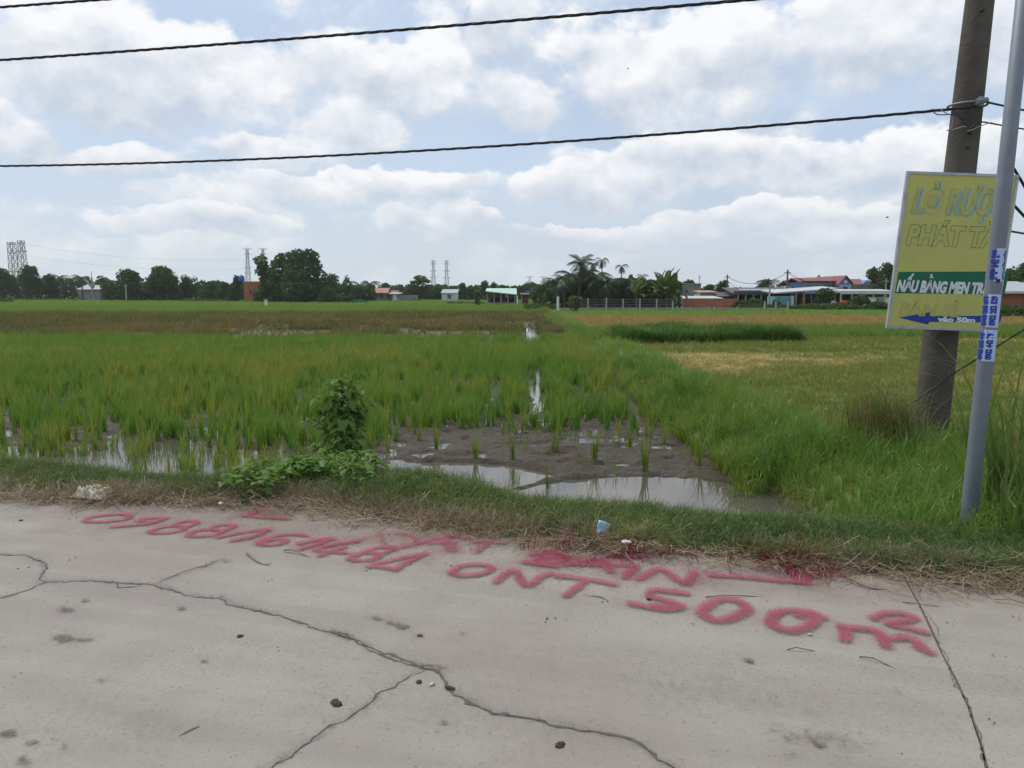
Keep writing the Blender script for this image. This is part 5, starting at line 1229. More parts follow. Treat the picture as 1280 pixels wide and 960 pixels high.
ch_near = np.abs(x-.55-.03*(y-16)+.08*np.sin(y*2.1)) < .13; keep &= ~(ch_near & (y > 12.6) & (y < 20.5))
keep &= ~((np.abs(x-2.05+.1*np.sin(y*1.7)) < .11) & (y < 16)) & ~((np.abs(x+.45-.04*(y-12)) < .09) & (y > 12) & (y < 16.5) & (fbm(x, y, 1.2, 2) > .45))
x, y = x[keep], y[keep]; n = len(x)
tn = fbm(x, y, .55, 3); tn2 = fbm(x+31, y, .16, 3); tint = sstep(.38, .72, .55*tn+.45*tn2 + .16*r.normal(size=n)*.8 + .12*sstep(13, 9, y)*0 + .22*sstep(1.2, 2.4, x) - .10*sstep(20, 28, y))
sc_ = (.70 + .55*r.random(n))*(.80+.4*fbm(x, y, .7, 2)); 
scatter('rice_field', x, y, rice, 6, sc_*np.where(y > 20, 1.25, 1.0), tint*.85, 'young green and yellowing rice standing in the near flooded paddy', 'rice', sz=sc_, seed=2)
# dry rice and mud beyond
stub = protos('dry_rice', 'stub', [tuft(9, .38, .12, .022, .8, 40+i) for i in range(5)])
x, y, r = sample(32.6, 76, lambda q: 20 if q < 45 else 11, 12, xmax=4.5); xb = x_bound(y); n0 = fbm(x, y, .28, 4); n1_ = fbm(x, y, 1.1, 3)
bare = sstep(.46, .60, n0 + .14*sstep(40, 33, y) + .07*np.exp(-((x+.5)/5)**2)*sstep(50, 38, y))
keep = (r.random(len(x)) > bare*.93) & (x < xb+.2) & (y < 74+3*(fbm(x, y, .2, 2)-.5)); keep &= ~((np.abs(x-.95-.028*(y-37)+.14*np.sin(y*.9)) < .42) & (y < 46))
x, y = x[keep], y[keep]; n = len(x); tint = sstep(.35, .65, fbm(x+7, y, .30, 4)) + .22*r.normal(size=n) + .12*sstep(50, 36, y) - .40*sstep(50, 66, y) - .10
s_ = (.75+.5*r.random(n))*np.where(y > 45, 1.25, 1.0); scatter('dry_rice', x, y, stub, 5, s_*1.2, tint, 'thin brown and olive dry rice on the muddy field beyond the green paddy', 'dry rice', sz=s_*.9, seed=3)
# far bright green fields
lush = protos('lush', 'lush', [tuft(14, .34, .24, .030, .7, 60+i) for i in range(5)])
x, y, r = sample(73, 215, lambda q: 3.2 if q < 110 else 1.4, 13, xmax=30); keep = (x < x_bound(y)+.5) | (y > 150)
x, y = x[keep], y[keep]; n = len(x); tint = .45*fbm(x*.3, y, .12, 3)+.18*r.random(n)+.15*np.sin(y*.25)**2
s_ = .9+.5*r.random(n); scatter('far_rice_field', x, y, lush, 5, s_*np.where(y > 110, 1.9, 1.35), tint, 'bright green rice field in front of the far trees on the left and middle', 'rice', sz=s_, seed=4)
# right hand meadow
mead = protos('meadow', 'meadow', [tuft(14, .105, .12, .009, 1.3, 80+i) for i in range(6)])
def right_pts(y0, y1, den, seed): 
    x, y, r = sample(y0, y1, den, seed, xmin=2.2); k = x > x_bound(y)-.1; return x[k], y[k], r
x, y, r = right_pts(7.0, 39, lambda q: 110 if q < 13 else (55 if q < 20 else 22), 14); u, v = uv_of(x, y); tp = tan_patch(x, y)
keep = (v > 6.6) & (r.random(len(x)) < .95-.45*tp); x, y, tp = x[keep], y[keep], tp[keep]; n = len(x)
tint = .22 + .75*tp*.9 + .25*(fbm(x, y, .8, 3)-.5)*2 + .14*r.normal(size=n) + .12*sstep(6, 10, x)*sstep(16, 9, y)
s_ = (.7+.6*r.random(n))*np.where(y > 14, 1.25, 1)*np.where(y > 24, 1.4, 1); scatter('meadow_grass', x, y, mead, 6, s_, tint, 'short green and straw coloured grass of the dry field on the right', 'grass', sz=s_*(.9-.25*tp), tilt=.25, seed=5)
ripe = protos('ripe', 'ripe', [tuft(14, .105, .12, .009, 1.3, 80+i) for i in range(5)])
x, y, r = right_pts(36, 63, lambda q: 9, 15); keep = x > 4.4+.8*r.normal(size=len(x)); x, y = x[keep], y[keep]; n = len(x); s_ = 1.4+.9*r.random(n)
scatter('ripe_field', x, y, ripe, 5, s_*1.5, .5+.2*r.normal(size=n), 'tan coloured strip of dry cut field in front of the fence', 'dry field', sz=s_, seed=6)
x, y, r = right_pts(26, 40, lambda q: 16, 16); keep = (y > 30+.35*(x-9)*0) & (r.random(len(x)) < .3+.7*sstep(9, 14, x)); x, y = x[keep], y[keep]; n = len(x); s_ = .8+.5*r.random(n)
keep = (y > 31.5)|(x < 4.2); x, y, s_ = x[keep], y[keep], s_[keep]
scatter('green_strip', x, y, lush, 5, s_*.8, .25+.2*r.random(len(x)), 'strip of fresh green grass in front of the tan field', 'grass', sz=s_*.9, seed=7)
x, y, r = right_pts(61, 86, lambda q: 4.5, 17); n = len(x); s_ = .9+.5*r.random(n); scatter('field_edge_grass', x, y, lush, 5, s_*1.3, .3+.25*r.random(n), 'green grass strip along the foot of the fence', 'grass', sz=s_*.38, seed=8)
# the dark grass bank in the middle of the right field
bp0, bp1 = G(752, 430, -.28), G(1000, 428, -.28)
r = np.random.default_rng(9); n = 2600; t = r.random(n); q = r.random(n)
bx = bp0.x+(bp1.x-bp0.x)*t; by = bp0.y+(bp1.y-bp0.y)*t + 4.2*q*(.4+.6*np.sin(np.pi*np.clip(t*1.1, 0, 1))) - .4
hh = (.42+.5*fbm(bx*1.2, by, 1.0, 3))*np.minimum(1, 14*(1-t)+.3)*np.minimum(1, 5*t+.3)
bank = protos('bank', 'bank', [tuft(16, .72, .16, .026, .9, 100+i) for i in range(5)])
scatter('grass_bank', bx, by, bank, 5, .9+.4*r.random(n), .02+.60*r.random(n)**2, 'dense dark green bank of tall grass in the middle of the right field', 'tall grass', sz=hh*1.15, seed=9)
# dike between the paddy and the right field
dk = protos('dike', 'lush', [tuft(13, .40, .07, .012, 1.2, 120+i) for i in range(6)])
x, y, r = sample(7.6, 60, lambda q: 95 if q < 14 else (40 if q < 25 else 16), 18, xmin=1.8, xmax=5.2)
off = x-x_bound(y); keep = (off > -.40+.5*(fbm(x, y, 1.1, 3)-.5)) & (off < 1.0+1.4*(fbm(x, y, .6, 3)-.45)) & (r.random(len(x)) < 1.1-.55*np.clip(off, 0, 1.5)); x, y = x[keep], y[keep]; off = off[keep]; n = len(x)
s_ = (.55+.7*fbm(x, y, .9, 3))*(.8+.4*r.random(n)); tint = .05+.95*sstep(.40, .70, fbm(x+4, y, .7, 3)+.28*sstep(.0, -.5, off))+.12*r.normal(size=n)
scatter('dike_grass', x, y, dk, 6, s_*np.where(y > 18, 1.4, 1), tint*.75, 'lush grass on the low dike between the paddy and the right field', 'grass', sz=s_, tilt=.2, seed=10)
# verge along the road
vg = protos('verge', 'verge', [tuft(15, .17, .05, .0060, 1.5, 140+i, segs=4) for i in range(7)])
r = np.random.default_rng(21); n = 21000; u = -7.2+14.6*r.random(n); v = 4.60+1.95*r.random(n)**1.25
vedge = edge_v(u) + .20 - .16*sstep(-1.5, .5, u) + .20*(fbm(u*1.1, 2.0, 1.0, 4)-.5)*2 + .18*sstep(-3.2, -4.5, u)
keep = (v > vedge-.10*r.random(n)) & (r.random(n) < .25+.75*sstep(0, .35, v-vedge)); u, v = u[keep], v[keep]; x = .966*u+.259*v; y = -.259*u+.966*v; keep = np.abs(x) < .72*y+.6; x, y, u, v = x[keep], y[keep], u[keep], v[keep]; n = len(x); vedge = edge_v(u) + .20 - .16*sstep(-1.5, .5, u)
hum = fbm(u*1.6, v*1.6, 1.0, 3); s_ = (.36+.62*hum)*(.70+.55*r.random(n))*(1+.45*sstep(1.6, 3.2, u))*(1-.35*sstep(5.5, 6.2, v)*sstep(2.4, 1.2, u))*(1+.5*np.exp(-((u+2.6)/.9)**2)); dry = sstep(.15, 0, v-vedge)
tint = .16+.6*sstep(.40, .68, fbm(u, v, 2.2, 3))+.12*r.normal(size=n)+.25*dry
scatter('verge_grass', x, y, vg, 7, s_, tint, 'short curly dark green grass along the road verge', 'grass', tilt=.35, seed=11)
# taller lush grass around the poles on the right
tl = protos('tall', 'lush', [tuft(11, .52, .06, .011, 1.35, 160+i, segs=4) for i in range(7)])
r = np.random.default_rng(22); n = 8200; u = -.6+8.6*r.random(n); v = 5.2+4.8*r.random(n); x = .966*u+.259*v; y = -.259*u+.966*v
wgt = np.maximum(sstep(.9, 2.3, u)*sstep(7.2, 6.2, v), sstep(-.35, .25, x-x_bound(y)))*(1-.75*sstep(8.2, 10.0, v))*sstep(5.15, 5.7, v); keep = (r.random(n) < wgt) & (np.abs(x) < .72*y+.7) & (x > x_bound(y)-.4-1.0*sstep(7.3, 6.3, v)); x, y, u, v = x[keep], y[keep], u[keep], v[keep]; n = len(x)
s_ = (.45+.75*fbm(x, y, 1.3, 3))*(.75+.5*r.random(n))*(.75+.5*sstep(3.2, 5, u))
scatter('tall_grass', x, y, tl, 7, s_, .10+.45*fbm(x, y, 1.5, 3)+.14*r.normal(size=n), 'long bent green grass around the two poles on the right verge', 'tall grass', tilt=.25, seed=12)
# straw on the road edge
st = protos('straw', 'straw', [tuft(11, .15, .08, .0032, 0, 180+i, segs=4, flat=True) for i in range(8)])
r = np.random.default_rng(23); n = 6500; u = -7+14*r.random(n); v = edge_v(u)-.22+.70*r.random(n)
dnv = sstep(-.12, .16, v-edge_v(u)+.35*(fbm(u*1.4, v, 1.0, 3)-.5))*sstep(.40, .2, v-edge_v(u))*(.25+.75*sstep(.40, .58, fbm(u*.9, v*1.2, 1.3, 3))); keep = r.random(n) < dnv; u, v = u[keep], v[keep]; x = .966*u+.259*v; y = -.259*u+.966*v; n = len(x)
zz = np.maximum(H(x, y), .004) + .002; scatter('straw_litter', x, y, st, 8, .6+.7*r.random(n), .35+.35*fbm(u, v, 1.6, 2)+.2*r.normal(size=n), 'dry straw strewn between the concrete and the grass verge', 'straw', z=zz, tilt=.06, sz=.8+.8*r.random(n), seed=13)
dr = protos('dry_tuft', 'straw', [tuft(15, .11, .08, .0032, 1.8, 200+i, segs=3) for i in range(6)])
r = np.random.default_rng(24); n = 4800; u = -6.5+13*r.random(n); v = edge_v(u)+.04+.30*r.random(n); keep = r.random(n) < sstep(.34, .52, fbm(u*1.2, v, 1.0, 3))*sstep(.05, .22, v-edge_v(u)+.2*(fbm(u*2, v, 1, 2)-.5)); u, v = u[keep], v[keep]; x = .966*u+.259*v; y = -.259*u+.966*v; n = len(x)
scatter('dead_grass', x, y, dr, 6, .6+.6*r.random(n), .15+.5*fbm(u, v, 1.8, 2)+.2*r.normal(size=n), 'matted dead grass fringe along the straw strip', 'dead grass', tilt=.6, seed=14)
# straw caught by the spray
sr_m = protos('red_straw', 'red_straw', [tuft(11, .13, .08, .0036, 0, 260+i, segs=4, flat=True) for i in range(4)] + [tuft(10, .10, .07, .0036, 1.6, 270+i) for i in range(3)])
r = np.random.default_rng(29); px_ = np.concatenate([1000+30*r.normal(size=46), 930+40*r.normal(size=14), 790+22*r.normal(size=16), 690+16*r.normal(size=10)]); py_ = np.concatenate([705+9*r.normal(size=46), 703+6*r.normal(size=14), 695+3*r.normal(size=16), 686+3*r.normal(size=10)])
P = [G(a, b) for a, b in zip(px_, py_)]; x = np.array([p.x for p in P]); y = np.array([p.y for p in P])
scatter('red_straw', x, y, sr_m, 7, .6+.6*r.random(len(x)), .5, 'straw stained dark red by the spray at the arrow head and along the verge', 'straw', z=np.maximum(H(x, y), .004)+.01, tilt=.2, seed=17)
# thin shoots in the mud
sh = protos('shoots', 'rice', [tuft(4, .22, .03, .008, .5, 280+i) for i in range(4)]); x, y, r = sample(6.9, 11, 7, 31, xmin=-2, xmax=2.6); x, y = x[H(x, y) < -.35], y[H(x, y) < -.35]
scatter('mud_shoots', x, y, sh, 4, .5+.6*r.random(len(x)), .3+.3*r.random(len(x)), 'thin scattered young shoots coming up through the mud and shallow water', 'shoots', seed=18)
# road grit: grains and leaf bits on the slab
gr_ = []
for i in range(6):
    rr = np.random.default_rng(220+i); V = []; Fq = []
    for k in range(3): 
        c = rr.normal(size=3)*[.03, .03, 0]; s = .004+.004*rr.random(); b = len(V)
        V += [c+[-s, -s*.6, 0], c+[s*1.1, -s*.5, .001], c+[s*.9, s*.7, .002], c+[-s*.8, s*.6, .001], c+[0, 0, s*.9]]; Fq += [(b, b+1, b+4, b+4), (b+1, b+2, b+4, b+4), (b+2, b+3, b+4, b+4), (b+3, b, b+4, b+4)]
    me_ = bpy.data.meshes.new('grit'); me_.from_pydata([tuple(map(float, q)) for q in V], [], [f[:3] for f in Fq]); set_attr(me_, 't', np.zeros(len(V))); gr_.append(me_)
grit = protos('grit', 'grit', gr_); r = np.random.default_rng(25); n = 700; x = -5+10*r.random(n); y = 2.1+3.6*r.random(n); u, v = uv_of(x, y); keep = (v < 4.7) & (r.random(n) < .25+.75*sstep(2.8, 4.4, v)); x, y = x[keep], y[keep]; n = len(x)
scatter('road_grit', x, y, grit, 6, (.25+.55*r.random(n)**3), 0.5, 'scattered dark grit and leaf crumbs on the concrete road', 'grit', z=np.full(n, .002), tilt=0, seed=15)

# ------------------------------------------------------------------ near plants
def leaf_mesh(L, r, heart=True):
    """a folded, drooping broad leaf with its stalk end at the origin"""
    out = [(0, 0), (.16, .34), (.10, .52), (-.02, .40)] if False else None
    V = []; prof = [(0, 0), (-.12, .22), (-.05, .42), (.25, .46), (.6, .30), (1, 0)]
    for x_, y_ in prof: V += [(x_*L, y_*L, .22*y_*L - .30*L*x_*x_)]
    for x_, y_ in prof[1:-1]: V += [(x_*L, -y_*L, .22*y_*L - .30*L*x_*x_)]
    mid = [(.3*L, 0, -.03*L), (.65*L, 0, -.13*L)]; b = len(V); V += mid
    F_ = [(0, 1, b), (1, 2, b), (2, 3, b), (3, 4, b+1), (3, b+1, b), (4, 5, b+1)]
    lo = [6, 7, 8, 9]; F_ += [(0, b, lo[0]), (lo[0], b, lo[1]), (lo[1], b, lo[2]), (lo[2], b+1, lo[3]), (lo[2], b, b+1), (lo[3], b+1, 5)]
    m_ = bpy.data.meshes.new('leaf'); m_.from_pydata(V, [], F_); return m_
r = np.random.default_rng(77)
lms = [leaf_mesh(L, r) for L in (.105, .088, .070, .055)]
for q in lms: q.materials.append(M['vine'])
VY = 6.9; vb = D(425, 600, VY); vz = float(H(vb.x, vb.y)); vine = empty('climbing_vine', (vb.x, vb.y, vz)); tag(vine, 'upright leafy green vine climbing a hidden stick on the verge before the paddy', 'vine')
vtop = D(430, 470, VY).z - vz
mb = MB(); mb.tube([(0, 0, -.1), (.02, 0, vtop*.5), (.045, .0, vtop*.92)], [.014, .011, .006], 6)
for k in range(5):
    ph = k*1.3; mb.tube([(.05*math.cos(t*9+ph)*(1.3-t)+.05*t, .05*math.sin(t*9+ph), vtop*t*.90) for t in np.linspace(0, 1, 16)], .004, 4)
mb.build('stem', M['vine_stem'], vine)
for k in range(290):
    t = r.random()**.95; a = r.random()*6.283; rad_ = (.23*(1-t)**.7+.105)*(1.0+.30*math.sin(t*9+2*math.sin(a))+.25*math.sin(t*17+a*2)); rr = rad_*(.35+.75*r.random())
    o = link('leaf', lms[int(r.choice(4, p=(.3, .3, .25, .15)))] if t < .85 else lms[2+int(r.integers(2))], None, vine)
    o.location = (.05*t+rr*math.cos(a)+.04*math.sin(t*5), rr*math.sin(a), vtop*(.02+.98*t)); o.rotation_euler = (r.normal()*.4, .15+.65*r.random(), a+r.normal()*.5)
V, F3 = [], []
for k in range(420):
    t = r.random()**.9; a = r.random()*6.283; L = .045+.05*r.random(); rr = (.20*(1-t)**.7+.10)*(.2+.75*r.random())
    c = np.array([.05*t+rr*math.cos(a), rr*math.sin(a), vtop*(.03+.93*t)]); ca, sa = math.cos(a+.5*r.normal()), math.sin(a+.5*r.normal()); dp = -.25-.35*r.random(); b = len(V)
    for x_, y_, z_ in ((0, 0, 0), (.3, .45, .08), (1, 0, dp), (.3, -.45, .08)): V.append(c+L*np.array([x_*ca-y_*sa, x_*sa+y_*ca, z_]))
    F3.append((b, b+1, b+2, b+3))
o = link('inner_leaves', mesh_np('inner_leaves', V, F3), M['vine'], vine); o['kind'] = 'stuff'
for k in range(9):                                                  # side sprigs reaching out of the column
    a = k*2.4+.6; z0 = vtop*(.25+.075*k); ln = .14+.10*r.random(); mb = MB()
    pth = [Vector((.08*math.cos(a), .08*math.sin(a), z0)), Vector(((.1+ln*.6)*math.cos(a), (.1+ln*.6)*math.sin(a), z0+ln*.55)), Vector(((.1+ln)*math.cos(a), (.1+ln)*math.sin(a), z0+ln*.75))]
    mb.tube(pth, .004, 4); sg = mb.build('sprig', M['vine_stem'], vine)
    V, F3 = [], []
    for q in range(11):
        c = np.array(pth[0].lerp(pth[2], .35+.065*q))+r.normal(size=3)*.02; L = .05+.035*r.random(); t2 = r.random()*6.283; ca, sa = math.cos(t2), math.sin(t2); b = len(V)
        for x_, y_, z_ in ((0, 0, 0), (.3, .45, .08), (1, 0, -.3), (.3, -.45, .08)): V.append(c+L*np.array([x_*ca-y_*sa, x_*sa+y_*ca, z_]))
        F3.append((b, b+1, b+2, b+3))
    o = link('sprig_leaves', mesh_np('sprig_leaves', V, F3), M['vine'], sg); o['kind'] = 'stuff'
# the low creeping part joins on the left: too many small leaves to pick apart
low = bmv = None
V, F3 = [], []
for k in range(1000):
    t = r.random(); px_ = 300+170*t; base = G(px_, 605+8*math.sin(t*7), .0); L = .035+.05*r.random(); a = r.random()*6.283; hgt_ = (.06+.18*fbm(px_*.05, 3.0, 1.0, 2)+.10*math.exp(-((px_-400)/40)**2))
    c = np.array([base.x+.03*r.normal(), base.y+.75*(r.random()-.62), 0]); c[2] = float(H(c[0], c[1]))+hgt_*r.random()**.6
    ca, sa, dp = math.cos(a), math.sin(a), .3*r.normal(); b = len(V)
    for x_, y_, z_ in ((0, 0, 0), (.3, .45, .1), (1, 0, -.3+dp), (.3, -.45, .1)): V.append(c+L*np.array([x_*ca-y_*sa, x_*sa+y_*ca, z_]))
    F3.append((b, b+1, b+2, b+3))
cv = link('creeping_leaves', mesh_np('creeping_leaves', V, F3), M['vine']); tag(cv, 'low creeping broad leaves on the verge around the foot of the upright vine', 'creeper', kind='stuff')

def blade_plant(name, loc, n, hmin, hmax, w, bend, mats, label, cat, group=None, seed=1, spread=.1, part='blade', segs=7, joined=False):
    r = np.random.default_rng(seed); root = empty(name, loc); tag(root, label, cat, group); allV, allF = [], []
    for k in range(n):
        h = hmin+(hmax-hmin)*r.random(); a = r.random()*6.283; b_ = bend*(.3+1.2*r.random()); ww = w*(.7+.5*r.random()); V, F_ = [], []
        p = np.array([spread*r.normal(), spread*r.normal(), -.03]); ang = math.pi/2-.15*r.random(); sd = np.array([-math.sin(a), math.cos(a), 0])
        for i in range(segs+1):
            t = i/segs; wd = ww*(.55+.45*math.sin(math.pi*min(1, t*1.3+.1)))*(1-t**2.2)+.0005
            V += [p-sd*wd/2+np.array([0, 0, wd*.18]), p.copy(), p+sd*wd/2+np.array([0, 0, wd*.18])]
            p = p+np.array([math.cos(a)*math.cos(ang), math.sin(a)*math.cos(ang), math.sin(ang)])*h/segs; ang -= b_/segs*(.3+1.5*t)
        for i in range(segs): F_ += [(3*i, 3*i+1, 3*i+4, 3*i+3), (3*i+1, 3*i+2, 3*i+5, 3*i+4)]
        m_ = mats[0] if r.random() < .86 or len(mats) == 1 else mats[1]
        if joined: b0 = len(allV); allV += V; allF += [tuple(q+b0 for q in f) for f in F_]
        else: link(part, mesh_np(part, V, F_, True), M[m_], root)
    if joined: o = link(part, mesh_np(part, allV, allF), M[mats[0]], root); o['kind'] = 'stuff'
    return root
def at(px, py, z): p = G(px, py, z); p.z = float(H(p.x, p.y)); return p
blade_plant('reed_clump', at(1262, 640, .0), 46, .7, 1.75, .030, 1.5, ('reed', 'dry_blade'), 'tall arching green reeds right of the foot of the steel pole', 'reed', 'reeds at the right edge', 31, .13)
blade_plant('reed_clump', at(1292, 610, .0), 60, .9, 1.95, .030, 1.5, ('reed', 'dry_blade'), 'tall reed clump cut off by the right edge of the picture', 'reed', 'reeds at the right edge', 32, .16)
blade_plant('reed_clump', at(1245, 585, -.03), 40, .5, 1.15, .022, 1.7, ('reed', 'dry_blade'), 'shorter reed clump behind the steel pole and in front of the field', 'reed', 'reeds at the right edge', 33, .16)
blade_plant('reed_clump', at(1300, 680, .0), 40, .6, 1.4, .026, 1.6, ('reed',), 'reed clump nearest the road at the right edge', 'reed', 'reeds at the right edge', 34, .14)
dgp = D(1100, 561, 8.0); dgp.z = float(H(dgp.x, dgp.y)); dg_ = empty('dry_grass_clump', dgp); tag(dg_, 'dry yellowing clump of tall grass standing left of the concrete pole', 'grass clump')
for nm, mt, n_, h0, h1, sd_ in (('dead_blades', 'dry_blade', 420, .5, 1.05, 41), ('green_blades', 'reed', 330, .5, 1.1, 42)):
    t_ = blade_plant(nm, (0, 0, 0), n_, h0, h1, .012, 2.0, (mt,), None, None, None, sd_, .16, part=nm, segs=5, joined=True)
    for ch in list(t_.children): ch.parent = dg_
    bpy.data.objects.remove(t_)
# lone rice clumps standing in the open mud
rp = [tuft(16, .40, .035, .013, .45, 300+i) for i in range(4)]
M['rice_solid'] = leafmat('rice_clump_leaf', (.075, .19, .018), (.20, .24, .03), tip=(.30, .30, .07), tipamt=.35, transl=.4, var=.7)
for q in rp: q.name = 'rice_clump'; q.materials.append(M['rice_solid'])
spots = [(645, 600, .9, 'nearest the middle of the water, left of two'), (685, 607, .8, 'right in the middle of the open mud'), (567, 605, .62, 'left of the open mud by the left pool'), (743, 578, 1.0, 'in front of the rice edge in the middle'),
         (806, 590, 1.15, 'standing just behind the right pool'), (917, 600, .85, 'at the right end of the right pool'), (694, 565, 1.15, 'tall and dense at the rice edge'), (510, 600, .5, 'small and thin in the left pool'), (545, 560, 1.0, 'at the rice edge above the left pool'), (640, 578, 1.0, 'on the mud in front of the rice edge'), (755, 620, .45, 'small and thin at the left end of the right pool'), (875, 585, .9, 'behind the right end of the right pool'), (594, 575, 1.05, 'dense and upright above the left pool'), (786, 560, 1.1, 'tall at the right of the rice edge')]
for k, (px_, py_, s_, lb) in enumerate(spots):
    o = link('rice_clump', rp[k % 4]); o.location = at(px_, py_, -.45); o.rotation_euler.z = k*1.7; o.scale = (s_, s_, s_); tag(o, 'lone rice clump ' + lb, 'rice clump', 'rice clumps in the open mud')

# ------------------------------------------------------------------ litter
def crumple(name, cx, cy, w, d_, h, mat_, label, cat, seed, nx=26, ny=18, lift=0.0, z=None, folds=3.0):
    r = np.random.default_rng(seed); gx, gy = np.meshgrid(np.linspace(-1, 1, nx), np.linspace(-1, 1, ny)); th = np.arctan2(gy, gx); edge = 1-.22*(fbm(np.cos(th)*2+seed, np.sin(th)*2, 1.0, 3)-.5)*2
    ridge = np.abs(fbm(gx+seed*3, gy*1.6, folds*.5, 4)-.5)*2; dome = np.clip(1-(np.maximum(np.abs(gx), np.abs(gy)))**3, 0, 1)
    fo = 0
    for q in range(5):
        an = r.random()*3.14; fo = fo + np.abs(((gx*math.cos(an)+gy*math.sin(an))*folds*(.35+.35*r.random())+r.random()) % 1.0 - .5)
    fo = (fo/5-.15)*3.2; dm = np.clip(1.25*(1-np.maximum(np.abs(gx), np.abs(gy))**2.2), 0, 1)*(.35+1.0*fbm(gx+seed, gy, .9, 2))
    zz = h*dm*np.clip(.25+.85*fo, .05, 1.2) + .004
    X_ = gx*w/2*edge + .02*w*(fbm(gx, gy+seed, 3, 2)-.5); Y_ = gy*d_/2*edge
    idx = (np.arange(ny-1)[:, None]*nx+np.arange(nx-1)[None]).ravel(); me_ = mesh_np(name, np.stack([X_.ravel(), Y_.ravel(), zz.ravel()], 1), np.stack([idx, idx+1, idx+nx+1, idx+nx], 1))
    o = link(name, me_, M[mat_]); zb_ = float(H(cx, cy)) if z is None else z; o.location = (cx, cy, zb_+lift); o.rotation_euler.z = -.26; md = o.modifiers.new('thick', 'SOLIDIFY'); md.thickness = .003; tag(o, label, cat); return o
p = G(118, 621, .02); crumple('crumpled_cloth', p.x, p.y, .27, .20, .13, 'cloth', 'crumpled dirty white cloth lying at the grass edge on the left', 'cloth', 5, 34, 24, folds=4.5)
p = G(104, 628, .02); crumple('cloth_scrap', p.x, p.y, .07, .05, .02, 'cloth', 'small torn white scrap beside the crumpled cloth', 'scrap', 9, 10, 8)
p = at(338, 590, -.1); ob = crumple('plastic_bag', p.x, p.y, .20, .14, .20, 'bag', 'pale grey plastic bag caught among the leaves left of the vine', 'plastic bag', 12, 22, 18, z=float(H(p.x, p.y))+.05); ob.rotation_euler = (.9, .35, .3)
p = G(783, 682, .04); crumple('paper_scrap', p.x, p.y, .06, .045, .022, 'paper', 'small bright white paper scrap on the straw right of the blue packet', 'paper', 13, 6, 5, z=.06)
p = G(276, 630, .04); crumple('foam_scrap', p.x, p.y, .03, .03, .025, 'paper', 'tiny white foam scrap at the grass edge left of the first red arrow', 'scrap', 17, 8, 8, z=.04)
# the upright packet: two folded faces, a printed panel
pk = G(752, 676, .02); pk.z = .035; pr = empty('drink_packet', pk); tag(pr, 'crumpled light blue and white packet standing upright in the grass edge', 'packet'); pr.rotation_euler = (-.30, .10, .12); pr.scale = (1, 1, 1)
gx, gy = np.meshgrid(np.linspace(0, 1, 10), np.linspace(0, 1, 12)); wob_ = .006*(fbm(gx*3, gy*4, 1.3, 3)-.5)*2
xl_ = -.045+.022*gy; xr_ = .047+.006*gy; Xp = xl_+(xr_-xl_)*gx; Yp = -.012*np.sin(gx*3.1)+wob_*2; Zp = gy*(.112-.02*gx)
idx = (np.arange(11)[:, None]*10+np.arange(9)[None]).ravel(); o = link('packet_body', mesh_np('packet_body', np.stack([Xp.ravel(), Yp.ravel(), Zp.ravel()], 1), np.stack([idx, idx+1, idx+11, idx+10], 1)), M['packet'], pr); o.modifiers.new('thick', 'SOLIDIFY').thickness = .012
sel = gx >= .5; sub = lambda A: A[1:11, 5:9].ravel(); idx = (np.arange(9)[:, None]*4+np.arange(3)[None]).ravel()
link('white_panel', mesh_np('white_panel', np.stack([sub(Xp), sub(Yp)-.0095, sub(Zp)], 1), np.stack([idx, idx+1, idx+5, idx+4], 1)), M['packet_white'], pr)
for a_, b_, c_, d2 in ((2, 3, 2, 4), (4, 5, 2, 5), (3, 4, 3, 4)):
    link('print_mark', MB().poly([(float(Xp[c_, a_]), float(Yp[c_, a_])-.010, float(Zp[c_, a_])), (float(Xp[c_, b_]), float(Yp[c_, b_])-.010, float(Zp[c_, b_])), (float(Xp[d2, b_]), float(Yp[d2, b_])-.010, float(Zp[d2, b_])), (float(Xp[d2, a_]), float(Yp[d2, a_])-.010, float(Zp[d2, a_]))]).mesh('print_mark'), M['blue'], pr)
# dung clods, chips and twigs on the concrete
def clod(px_, py_, s_, label, m='clod', group='dark clods on the concrete', name='clod', flat=.38):
    r = np.random.default_rng(int(px_*7+py_)); p = G(px_, py_); mb = MB()
    import bmesh
    bm = bmesh.new(); bmesh.ops.create_icosphere(bm, subdivisions=3, radius=1)
    for v in bm.verts:
        n_ = .45+1.15*float(fbm(v.co.x*2.2+px_, v.co.y*2.2+v.co.z*1.5, 1.2, 3)); v.co = Vector((v.co.x*n_*s_*1.25, v.co.y*n_*s_*.9, max(-.1*s_, v.co.z*n_*s_*flat)))
    me_ = bpy.data.meshes.new(name); bm.to_mesh(me_); bm.free(); o = link(name, me_, M[m]); o.location = (p.x, p.y, .004); o.rotation_euler.z = r.random()*6; tag(o, label, name, group)
clod(420, 880, .020, 'largest dark dung clod, lying alone left of the lower crack')
clod(700, 932, .015, 'dark round clod near the bottom middle of the road')
clod(524, 853, .012, 'brown clod just below the fork of the crack'); clod(540, 856, .010, 'yellowish crumb right of the brown clod by the crack fork', 'pale_chip'); clod(562, 861, .016, 'dark clod pressed against the crack below its fork')
clod(300, 796, .011, 'small brown crumb alone on the left part of the slab'); clod(525, 795, .010, 'small brown chip above the crack fork'); clod(937, 827, .011, 'yellow brown crumb below the last red zero', 'pale_chip')
clod(1012, 794, .010, 'pale chip just under the last red zero', 'pale_chip', 'pale chips on the concrete', 'chip', .4)
clod(811, 750, .011, 'small dark stone between the red T and the five'); clod(26, 651, .010, 'tiny dark crumb at the far left of the road')
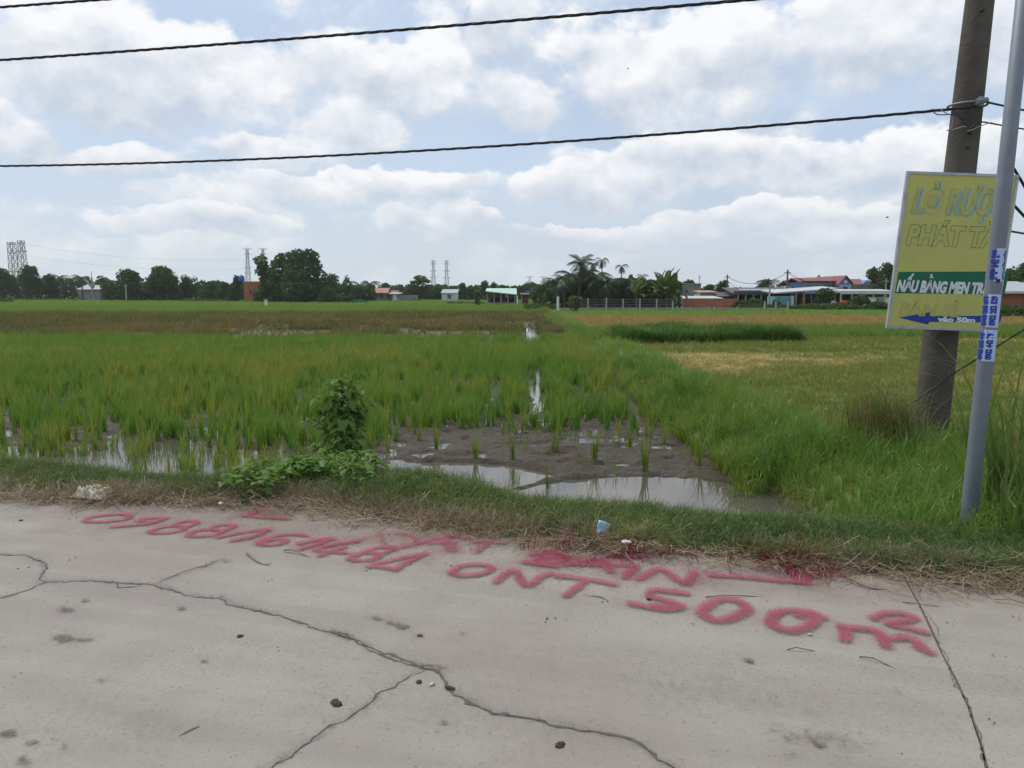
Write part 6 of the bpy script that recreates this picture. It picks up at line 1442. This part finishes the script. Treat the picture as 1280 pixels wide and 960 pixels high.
def twig(pts, r_, label, m='straw_solid', z=.012):
    P = [G(a, b) + Vector((0, 0, z+.012*math.sin(i*1.7))) for i, (a, b) in enumerate(pts)]; P = smooth_line(P) if len(P) > 3 else P
    mb = MB(); mb.tube(P, [r_*(1-.5*i/len(P)) for i in range(len(P))], 5); o = mb.build('twig', M[m], None, True); tag(o, label, 'twig', 'twigs and stalks on the road')
twig([(308, 693), (313, 698), (322, 704), (332, 706.5), (339, 707.5)], .0055, 'curved pale stalk lying below the red six')
twig([(355, 690), (366, 691), (378, 694), (386, 696.5)], .006, 'pale straight stalk right of the curved one')
twig([(516, 648), (521, 644), (524, 652), (528, 665)], .006, 'bent pale stalk standing from the straw above the faded words', z=.05)
twig([(446, 657), (460, 654.5), (474, 654), (486, 653)], .004, 'thin whitish stalk on the straw edge', 'pale_chip', .03)
twig([(984, 813), (995, 813.5), (1018, 814)], .0025, 'thin brown twig below the last red zero', 'wood', .004)
twig([(1074, 822), (1090, 826), (1110, 832), (1144, 846)], .003, 'long thin brown twig below the red m', 'wood', .004)
twig([(882, 747), (905, 748), (940, 745), (985, 748)], .003, 'thin brown root lying under the long red arrow', 'wood', .004)
twig([(1050, 720), (1065, 730), (1085, 737), (1108, 737)], .0045, 'dark twig lying on the straw edge right of the arrow head', 'wood', .01)
twig([(906, 700), (908, 712), (912, 719)], .004, 'short stalk with a red painted tip by the arrow', 'straw_solid', .02)
twig([(1243, 752), (1262, 754), (1282, 757)], .004, 'pale stalk at the far right on the concrete edge')
twig([(1252, 628), (1258, 642), (1272, 656)], .012, 'dry curled yellow leaf hanging right of the steel pole foot', 'straw_solid', .10)

# ------------------------------------------------------------------ air
mh, Th = newmat('haze'); pv = Th.n('ShaderNodeVolumePrincipled', None, Color=(.93, .96, 1.0), Density=.00018, Anisotropy=.1); Th.n('ShaderNodeOutputMaterial', None, Volume=pv.outputs[0])
hz_o = tag(MB().box((0, 840, 29), (3000, 1760, 62)).build('haze', mh), 'thin pale haze lying over the fields', 'haze', kind='stuff')
